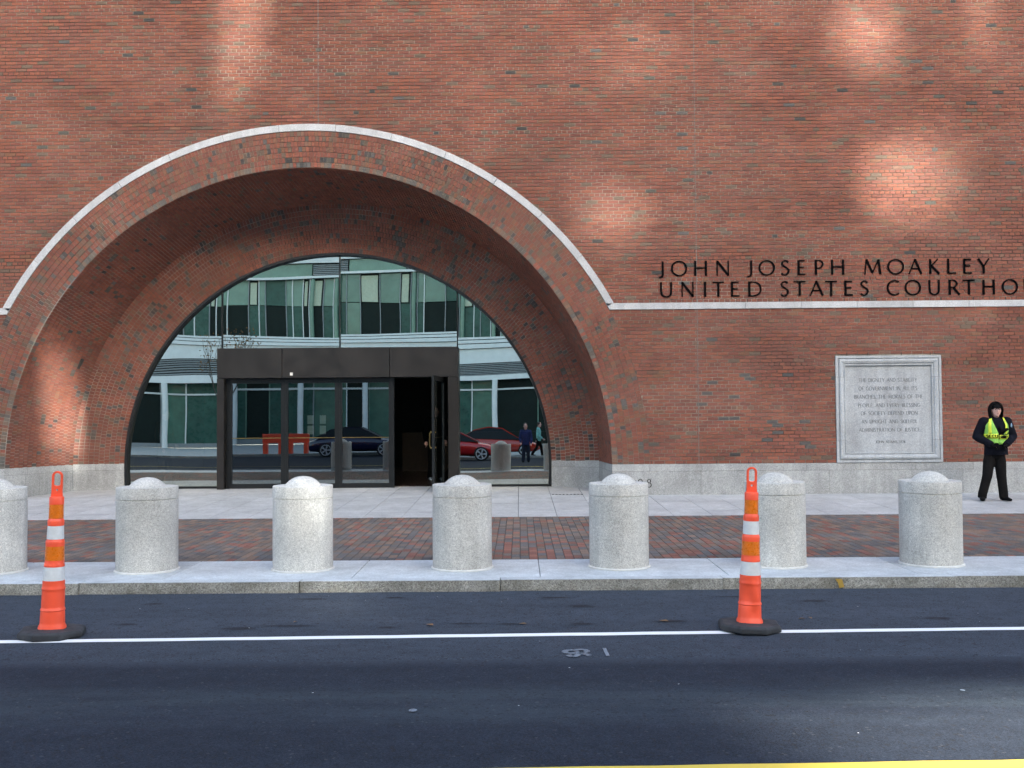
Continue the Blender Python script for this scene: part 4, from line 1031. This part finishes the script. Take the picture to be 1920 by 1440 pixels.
STD = dict(head=(0, -.03, 1.60), shL=(-.18, .01, 1.40), shR=(.18, .01, 1.40), elL=(-.25, .02, 1.12), elR=(.25, .0, 1.12), haL=(-.23, -.1, .9), haR=(.22, -.14, .93),
           hip=(0, 0, .86), knL=(-.1, -.02, .48), knR=(.1, -.04, .48), anL=(-.12, .03, .09), anR=(.12, -.05, .09), shz=1.43, hem=.82)
WALK = dict(STD, knL=(-.08, -.14, .5), knR=(.08, .08, .48), anL=(-.08, -.2, .1), anR=(.08, .34, .14), haL=(-.22, .12, .88), haR=(.22, -.25, .95))
person((-7.75, 21.7, ZB - .03), 1.3, STD, CLOTH['black'], CLOTH['black'], CLOTH['black'], 'dim figure in a dark coat just inside the left glass pane', .98)
person((-1.95, 23.2, ZB - .03), .15, STD, CLOTH['black'], CLOTH['black'], simple('blue_sneaker', (.35, .42, .5), .6), 'person in black clothes and pale blue sneakers in the open doorway', 1.0)
person((.22, -.72, ROADZ), PI, STD, CLOTH['blue'], CLOTH['jeans'], CLOTH['black'], 'person in blue jacket and jeans reflected in the right glass pane', 1.0)
person((1.75, -9.2, .0), 1.5, WALK, CLOTH['white'], CLOTH['black'], CLOTH['black'], 'walker in a white shirt reflected at the right end of the glass', 1.05)
person((.95, -9.6, .0), 1.7, WALK, CLOTH['teal'], CLOTH['black'], CLOTH['black'], 'walker in a teal shirt reflected beside the white-shirted walker', 1.0)

# ------------------------------------------------------------------ across the street (seen reflected in the glass)
fs_ = MB(); fs_.box(-60, 60, -34, -8.4, -.3, 0.0); fs_.build('far_sidewalk', G_SL, kind='structure')
fk = MB(); fk.box(-60, 60, -8.4, -8.25, -.3, .005); fk.build('far_kerb', G_KF, kind='structure')
opp = empty('glass_office_building', (-12, -36, 0)); tag(opp, 'pale office building with curved green glass storeys reflected in the arch glazing', 'building')
WHITE = simple('white_cladding', (.82, .84, .81), .5, 0, .06, 2); LOUV = simple('grey_louvre', (.30, .32, .32), .5); CREAM = simple('window_blind', (.55, .6, .45), .7)
GREEN = simple('green_glass', (.085, .19, .14), .15, 0, .2, 1.2, 0, .3); GDARK = simple('dark_window', (.010, .018, .015), .5, 0, .2, 2, 0, 0, .15); GPALE = simple('pale_green_glass', (.17, .29, .22), .2, 0, .15, 1.2); SANDP = simple('sand_panel', (.24, .22, .12), .7)
def ycurve(x): return -36 + (x + 12) ** 2 / 130.
def curved(mb_, x0, x1, z0, z1, off, th=.2, n=None):
    n = n or max(1, int((x1 - x0) / 1.5))
    for i in range(n):
        a, b = x0 + (x1 - x0) * i / n, x0 + (x1 - x0) * (i + 1) / n; ya, yb = ycurve(a) + off, ycurve(b) + off
        p = [(a, ya, z0), (b, yb, z0), (b, yb - th, z0), (a, ya - th, z0), (a, ya, z1), (b, yb, z1), (b, yb - th, z1), (a, ya - th, z1)]
        mb_.faces([(v[0] + 12, v[1] + 36, v[2]) for v in p], [(0, 3, 2, 1), (4, 5, 6, 7), (0, 1, 5, 4), (1, 2, 6, 5), (2, 3, 7, 6), (3, 0, 4, 7)])
X0, X1 = -44, 9
for (z0, z1, off) in ((14.3, 15.35, .5), (7.75, 8.0, .5), (8.06, 8.25, .45), (8.31, 8.45, .4), (6.75, 7.72, .3), (5.3, 5.75, .55)):
    q = MB(); curved(q, X0, X1, z0, z1, off); q.build('white_band', WHITE, opp)
q = MB()
for k in range(7): z = 5.8 + k * .135; curved(q, X0, X1, z, z + .07, .3, .1)
q.build('louvre', LOUV, opp)
x = X0; k = 0
while x < X1:
    wd = R.choice([2.6, 3.2, 4.5]); q = MB(); isl = k % 2 == 0
    if isl:
        for i in range(6): curved(q, x, x + wd, 13.4 + i * .14, 13.48 + i * .14, .3, .08, 1)
        q.build('louvre', LOUV, opp)
    else: curved(q, x, x + wd, 13.35, 14.25, .2, .1, 1); q.build('window', GPALE, opp)
    x += wd + .1; k += 1
q = MB(); curved(q, X0, X1, 13.15, 13.32, .45); q.build('white_band', WHITE, opp)
x = X0
GMID = simple('deep_green_glass', (.035, .10, .075), .3, 0, .25, 1.5, 0, 0, .3)
while x < X1:
    wd = R.choice([.5, .8, 1.1, 1.6]); t = R.random()
    mu_ = GREEN if t < .35 else (GDARK if t < .6 else (GPALE if t < .8 else GMID)); ml_ = R.choice([GDARK, GDARK, GMID, GMID, GREEN if t < .3 else GDARK])
    for m_, z0, z1 in ((ml_, 8.45, 10.9), (mu_, 10.96, 13.15)):
        q = MB(); curved(q, x, x + wd - .06, z0, z1, .0, .1, 1); q.build('window', m_, opp)
    if mu_ is GDARK and R.random() < .8:
        b_ = MB(); curved(b_, x + .08, x + wd - .2, 11.0, 13.0, .04, .03, 1); b_.build('blind', CREAM, opp)
    if R.random() < .12:
        b_ = MB(); b_.bar((x + 12.2, ycurve(x) + 36.2, 8.45), (x + 12.2, ycurve(x) + 36.2, 13.1), .16, 8); b_.build('inner_column', GPALE, opp)
    mu = MB(); curved(mu, x + wd - .06, x + wd, 8.45, 13.15, .12, .15, 1); mu.build('mullion', R.choice([WHITE, LOUV]), opp)
    x += wd
x = X0
while x < X1:
    wd = R.choice([1.8, 2.6, 3.4]); m_ = R.choice([GDARK, GDARK, GDARK, GREEN, GMID, GMID, SANDP]); q = MB(); curved(q, x, x + wd - .08, .4, 5.3, -.6, .1, 1); q.build('window', m_, opp)
    mu = MB(); curved(mu, x + wd - .08, x + wd, .4, 5.3, -.5, .15, 1); mu.build('mullion', R.choice([WHITE, LOUV, GPALE]), opp); x += wd
q = MB(); curved(q, X0, X1, 4.35, 4.5, -.4, .12); q.build('white_band', WHITE, opp)
q = MB(); curved(q, X0, X1, 0, .4, -.4, .3); q.build('base', LOUV, opp)
q = MB()
for x in range(-42, 9, 5): q.bar((x + 12, ycurve(x) + 36.6, 0), (x + 12, ycurve(x) + 36.6, 5.3), .22, 12)
q.build('column', WHITE, opp)
q = MB(); q.box(X0 + 12, 66, -6, -1.3, 0, 15.2); q.build('core', GDARK, opp)
# added, unseen bladed screen above the roof: its gaps shape the patches of sun
TE, TA = math.tan(SE) / math.cos(SA), math.tan(SA)
SY = -40.0
def g2(x, z, cx, cz, sx, sz_, p=2): return math.exp(-(abs((x - cx) / sx) ** p) - (abs((z - cz) / sz_) ** p))
def W(pxx, pyy): return ((pxx - 960) / 97.6 - .07, 9.69 - pyy / 97.6)
SHAFTS = []
def S(px0, py0, sxp, szp, amt, p=2): c = W(px0, py0); SHAFTS.append((c[0], c[1], sxp / 97.6, szp / 97.6, amt, p))
S(428, 60, 44, 170, .26, 6); S(462, 40, 24, 100, .34); S(130, 110, 110, 70, .10); S(610, 170, 80, 50, .09)
S(1170, 110, 105, 90, .22); S(1630, 70, 80, 85, .38, 2.4); S(1850, 20, 28, 70, .3); S(1850, 120, 80, 60, .14)
S(1690, 345, 88, 90, .44, 2.4); S(1800, 330, 60, 110, .1, 4); S(1150, 415, 90, 85, .28); S(1250, 90, 40, 120, .08); S(1820, 620, 120, 40, .16); S(1850, 790, 40, 60, .12)
S(1640, 560, 60, 60, .06)
def GP(x, y, z, rx, rz, amt, p=2): SHAFTS.append((x - (WY - y) * TA, z - (WY - y) * TE, rx, rz, amt, p))
GP(-2.05, 10.5, .55, .34, .6, .13, 3)                # gap that lights the third bollard
GP(-3.0, 12.6, 0, .5, .45, .10, 3); GP(-1.7, 8.9, 0, .7, .25, .35)
GP(1.45, 10.5, .6, .30, .35, .16); GP(2.95, 10.5, .5, .25, .35, .10); GP(4.65, 10.5, .5, .28, .35, .14)
GP(-9.3, 20.1, 1.9, .13, .9, 1.2, 3); GP(-7.3, 20.0, 4.9, .35, .5, .14)
def Tr(xw, zw):
    t = 0.0; wedge = 0.0
    for (cx, cz, sx, s_, a, p) in SHAFTS:
        if abs(xw - cx) < sx * 2.2 and abs(zw - cz) < s_ * 2.2: t += a * g2(xw, zw, cx, cz, sx, s_, p)
    # wedge of light on the road at the lower right
    yg = WY + (zw + .11) / TE if zw < 0 else 99            # where the ray meets the road
    if zw < -3.9:
        xg = xw + (WY - yg) * TA
        yc = 5.45 + .13 * (xg - 2.6); hw_ = .09 + .24 * max(0, min(1.6, xg - .9))
        if xg > .7: wedge = .97 * min(1, (xg - .7) / 1.1) * math.exp(-(abs((yg - yc) / hw_)) ** 3)
    return min(.97, t * .50 + wedge)
scr = empty('rooftop_screen', (0, SY, 15.3), parent=None); tag(scr, 'tall pale bladed mask added unseen above the office roof to shape the sun patches', 'light mask')
q = MB(); cw, chh = .30, .14
x = -34.0
zrows = int((38 - 15.3) / chh)
for j in range(zrows):
    z0 = 15.3 + j * chh; zw = z0 + chh / 2 - (WY - SY) * TE; i = 0; xrun = None
    xx = -34.0; runs = []
    while xx < 54:
        t = Tr(xx + cw / 2 - (WY - SY) * TA, zw) if zw < 12 else 0
        if t < .008:
            if xrun is None: xrun = xx
        else:
            if xrun is not None: runs.append((xrun, xx, 0)); xrun = None
            runs.append((xx, xx + cw, t))
        xx += cw
    if xrun is not None: runs.append((xrun, xx, 0))
    for a, b, t in runs:
        h = chh * (1 - t); zc = z0 + chh / 2 - 15.3
        q.poly([(a, 0, zc - h / 2), (b, 0, zc - h / 2), (b, 0, zc + h / 2), (a, 0, zc + h / 2)])
o = q.build('mask_blades', WHITE, scr); s = o.modifiers.new('s', 'SOLIDIFY'); s.thickness = .02
q = MB(); q.box(-34, 54, .1, 4, -.35, -.02); q.build('mask_base', LOUV, scr)
for x in range(-34, 55, 8): qq = MB(); qq.box(x - .05, x + .05, -.25, -.05, -.3, 22.7); qq.build('mask_post', LOUV, scr)

for (xa, xb, lab) in ((-125, -46, 'plain dark block added left of the glass office building to shade the street, out of view'), (56, 125, 'plain dark block added right of the glass office building to shade the street, out of view')):  # unseen blocks added to keep sun off the street and darken the soffit
    nb_ = empty('added_shade_block', ((xa + xb) / 2, -38, 0)); tag(nb_, lab, 'building'); q = MB(); hw = (xb - xa) / 2; q.box(-hw, hw, -12, 8, -.3, 38); q.build('wall', LOUV, nb_)
    q = MB()
    for zz in range(2, 33, 4): q.box(-hw + 1, hw - 1, 8.0, 8.05, zz, zz + 2)
    q.build('window_band', GDARK, nb_)
# cars
def car_paint(nm, c): m_, nt, b = newmat(nm); b.inputs['Base Color'].default_value = (*c, 1); b.inputs['Roughness'].default_value = .25; b.inputs['Coat Weight'].default_value = 1; b.inputs['Coat Roughness'].default_value = .03; return m_
TYRE = simple('tyre', (.015, .015, .015), .9); RIM = simple('rim', (.55, .57, .6), .4, .2); CGL = simple('car_glass', (.008, .012, .014), .4, 0, .1, 2, 0, 0, .2)
HL = simple('headlamp', (.7, .7, .7), .1)
def make_car(paint):
    e = empty('parked_car')
    prof_ = [(-2.25, .35, .62, .72), (-2.2, .25, .80, .82), (-1.7, .22, .92, .88), (-.9, .22, .96, .90), (0, .22, .95, .91), (.9, .22, .93, .90), (1.6, .22, .84, .87), (2.05, .25, .72, .80), (2.25, .35, .58, .66)]
    q = MB(); pts = []; n = 12
    for (x, zb, zt, hw) in prof_:
        for k in range(n):
            t = 2 * PI * (k + .5) / n; c, s_ = math.cos(t), math.sin(t); cc = math.copysign(abs(c) ** .45, c); ss = math.copysign(abs(s_) ** .45, s_)
            pts.append((x, hw * cc, (zb + zt) / 2 + (zt - zb) / 2 * ss))
    m_ = len(prof_); fs = [(i * n + k, (i + 1) * n + k, (i + 1) * n + (k + 1) % n, i * n + (k + 1) % n) for i in range(m_ - 1) for k in range(n)] + [tuple(range(n)), tuple(range(m_ * n - 1, (m_ - 1) * n - 1, -1))]
    q.faces(pts, fs); q.build('body', paint, e, True)
    cab = [(-1.95, .90, .92, .72), (-1.2, .90, 1.32, .64), (-.5, .92, 1.44, .60), (.2, .92, 1.42, .60), (.75, .90, 1.15, .66), (1.25, .88, .90, .74)]
    for nm, mt, gr in (('windows', CGL, 0), ('roof', paint, 1)):
        q = MB()
        for a, b in zip(cab[:-1], cab[1:]):
            if gr:
                q.poly([(a[0], -a[3], a[2] + .012), (b[0], -b[3], b[2] + .012), (b[0], b[3], b[2] + .012), (a[0], a[3], a[2] + .012)]) if a[2] > 1.2 and b[2] > 1.2 else None
                for s_ in (-1, 1):
                    y0, y1 = s_ * (a[3] + .012), s_ * (b[3] + .012); q.poly([(a[0], y0, a[2] - .05), (b[0], y1, b[2] - .05), (b[0], y1, b[2] + .012), (a[0], y0, a[2] + .012)])
            else:
                for s_ in (-1, 1): q.poly([(a[0], s_ * .80, .9), (b[0], s_ * .80, .9), (b[0], s_ * b[3], b[2]), (a[0], s_ * a[3], a[2])])
                q.poly([(a[0], -a[3], a[2]), (b[0], -b[3], b[2]), (b[0], b[3], b[2]), (a[0], a[3], a[2])])
        q.build(nm, mt, e)
    for x in (-1.38, 1.38):
        for s_ in (-1, 1):
            wh = empty('wheel', (x, s_ * .80, .33), parent=e)
            q = MB(); q.bar((0, -.11, 0), (0, .11, 0), .34, 28); q.build('tyre', TYRE, wh)
            q = MB(); q.bar((0, s_ * .095, 0), (0, s_ * .125, 0), .06, 12)
            for k in range(5):
                t = 2 * PI * k / 5
                for d in (-.12, .12): q.bar((.04 * math.cos(t), s_ * .12, .04 * math.sin(t)), (.23 * math.cos(t + d), s_ * .12, .23 * math.sin(t + d)), .018, 6)
            for k in range(24):
                a, b = 2 * PI * k / 24, 2 * PI * (k + 1) / 24; q.bar((.24 * math.cos(a), s_ * .118, .24 * math.sin(a)), (.24 * math.cos(b), s_ * .118, .24 * math.sin(b)), .02, 6)
            q.build('rim', RIM, wh)
    for s_ in (-1, 1): q = MB(); q.box(2.08, 2.2, s_ * .62 - .12, s_ * .62 + .12, .56, .68); q.build('headlight', HL, e)
    return e
cars = [((-7.9, -6.6), (.008, .01, .05), 'dark blue parked car reflected in the middle glass doors', 0), ((-3.3, -6.6), (.5, .008, .01), 'bright red parked car reflected in the right glass pane', 0),
        ((-1.2, -10.8), (.45, .03, .015), 'orange red car standing farther back behind the red parked car', 0), ((3.6, -6.4), (.006, .008, .02), 'black parked car reflected at the right end of the glass', PI)]
cp = make_car(car_paint('paint_blue', cars[0][1]))
for k, ((x, y), c, lab, rz) in enumerate(cars):
    if k == 0: o = cp
    else:
        o = copy_tree(cp); pm = car_paint('car_paint', c)
        for ch in o.children:
            if ch.name.startswith(('body', 'roof')): ch.data = ch.data.copy(); ch.data.materials[0] = pm
    o.location = (x, y, ROADZ if y > -8 else 0); o.rotation_euler = (0, 0, rz); tag(o, lab, 'car', 'cars parked across the street')
# orange barriers
bar = None
for k, (x, lab) in enumerate(((-12.6, 'left one of two orange plastic barriers reflected in the doors'), (-11.3, 'right one of two orange plastic barriers reflected in the doors'))):
    q = MB(); q.box(-.55, .55, -.06, .06, .55, 1.0); q.box(-.5, -.3, -.2, .2, 0, .55); q.box(.3, .5, -.2, .2, 0, .55)
    if bar is None: o = bevel(q.build('plastic_barrier', OR), .02, 2); bar = o
    else: o = bar.copy(); COL.objects.link(o)
    o.location = (x, -8.9, 0); tag(o, lab, 'barrier', 'orange barriers across the street')
# street trees with a few autumn leaves
BARK = simple('bark', (.10, .085, .065), .9, 0, .3, 14); LEAF = simple('autumn_leaf', (.32, .16, .04), .7, 0, .3, 3)
def tree(x, y, lab, seed):
    rg = random.Random(seed); e = empty('street_tree', (x, y, 0)); tag(e, lab, 'tree', 'young trees across the street')
    q = MB(); tips = []
    def br(p, d, ln, r_, dep):
        p = Vector(p); d = Vector(d).normalized(); e2 = p + d * ln; q.bar(p, e2, r_, 6, r_ * .65, cap=False)
        if dep == 0: tips.append(e2); return
        for k in range(3 if dep > 1 else 2):
            dd = d + Vector((rg.uniform(-.7, .7), rg.uniform(-.7, .7), rg.uniform(-.1, .5))); br(e2 if k else p + d * ln * .7, dd, ln * rg.uniform(.55, .8), r_ * .6, dep - 1)
    br((0, 0, 0), (.02, 0, 1), 2.6, .07, 4); q.build('trunk', BARK, e)
    q = MB()
    for t in tips:
        for k in range(rg.choice([2, 4, 7])):
            c = t + Vector([rg.uniform(-.3, .3) for _ in range(3)]); a = Vector([rg.uniform(-1, 1) for _ in range(3)]).normalized() * .06; b = a.orthogonal().normalized() * .045
            q.poly([c + a, c + b, c - a, c - b])
    q.build('crown', LEAF, e, kind='stuff')
tree(-15.3, -9.6, 'young street tree with sparse yellow leaves reflected in the left door', 3)
tree(-21.5, -10.2, 'bare young street tree reflected in the left glass pane', 8)
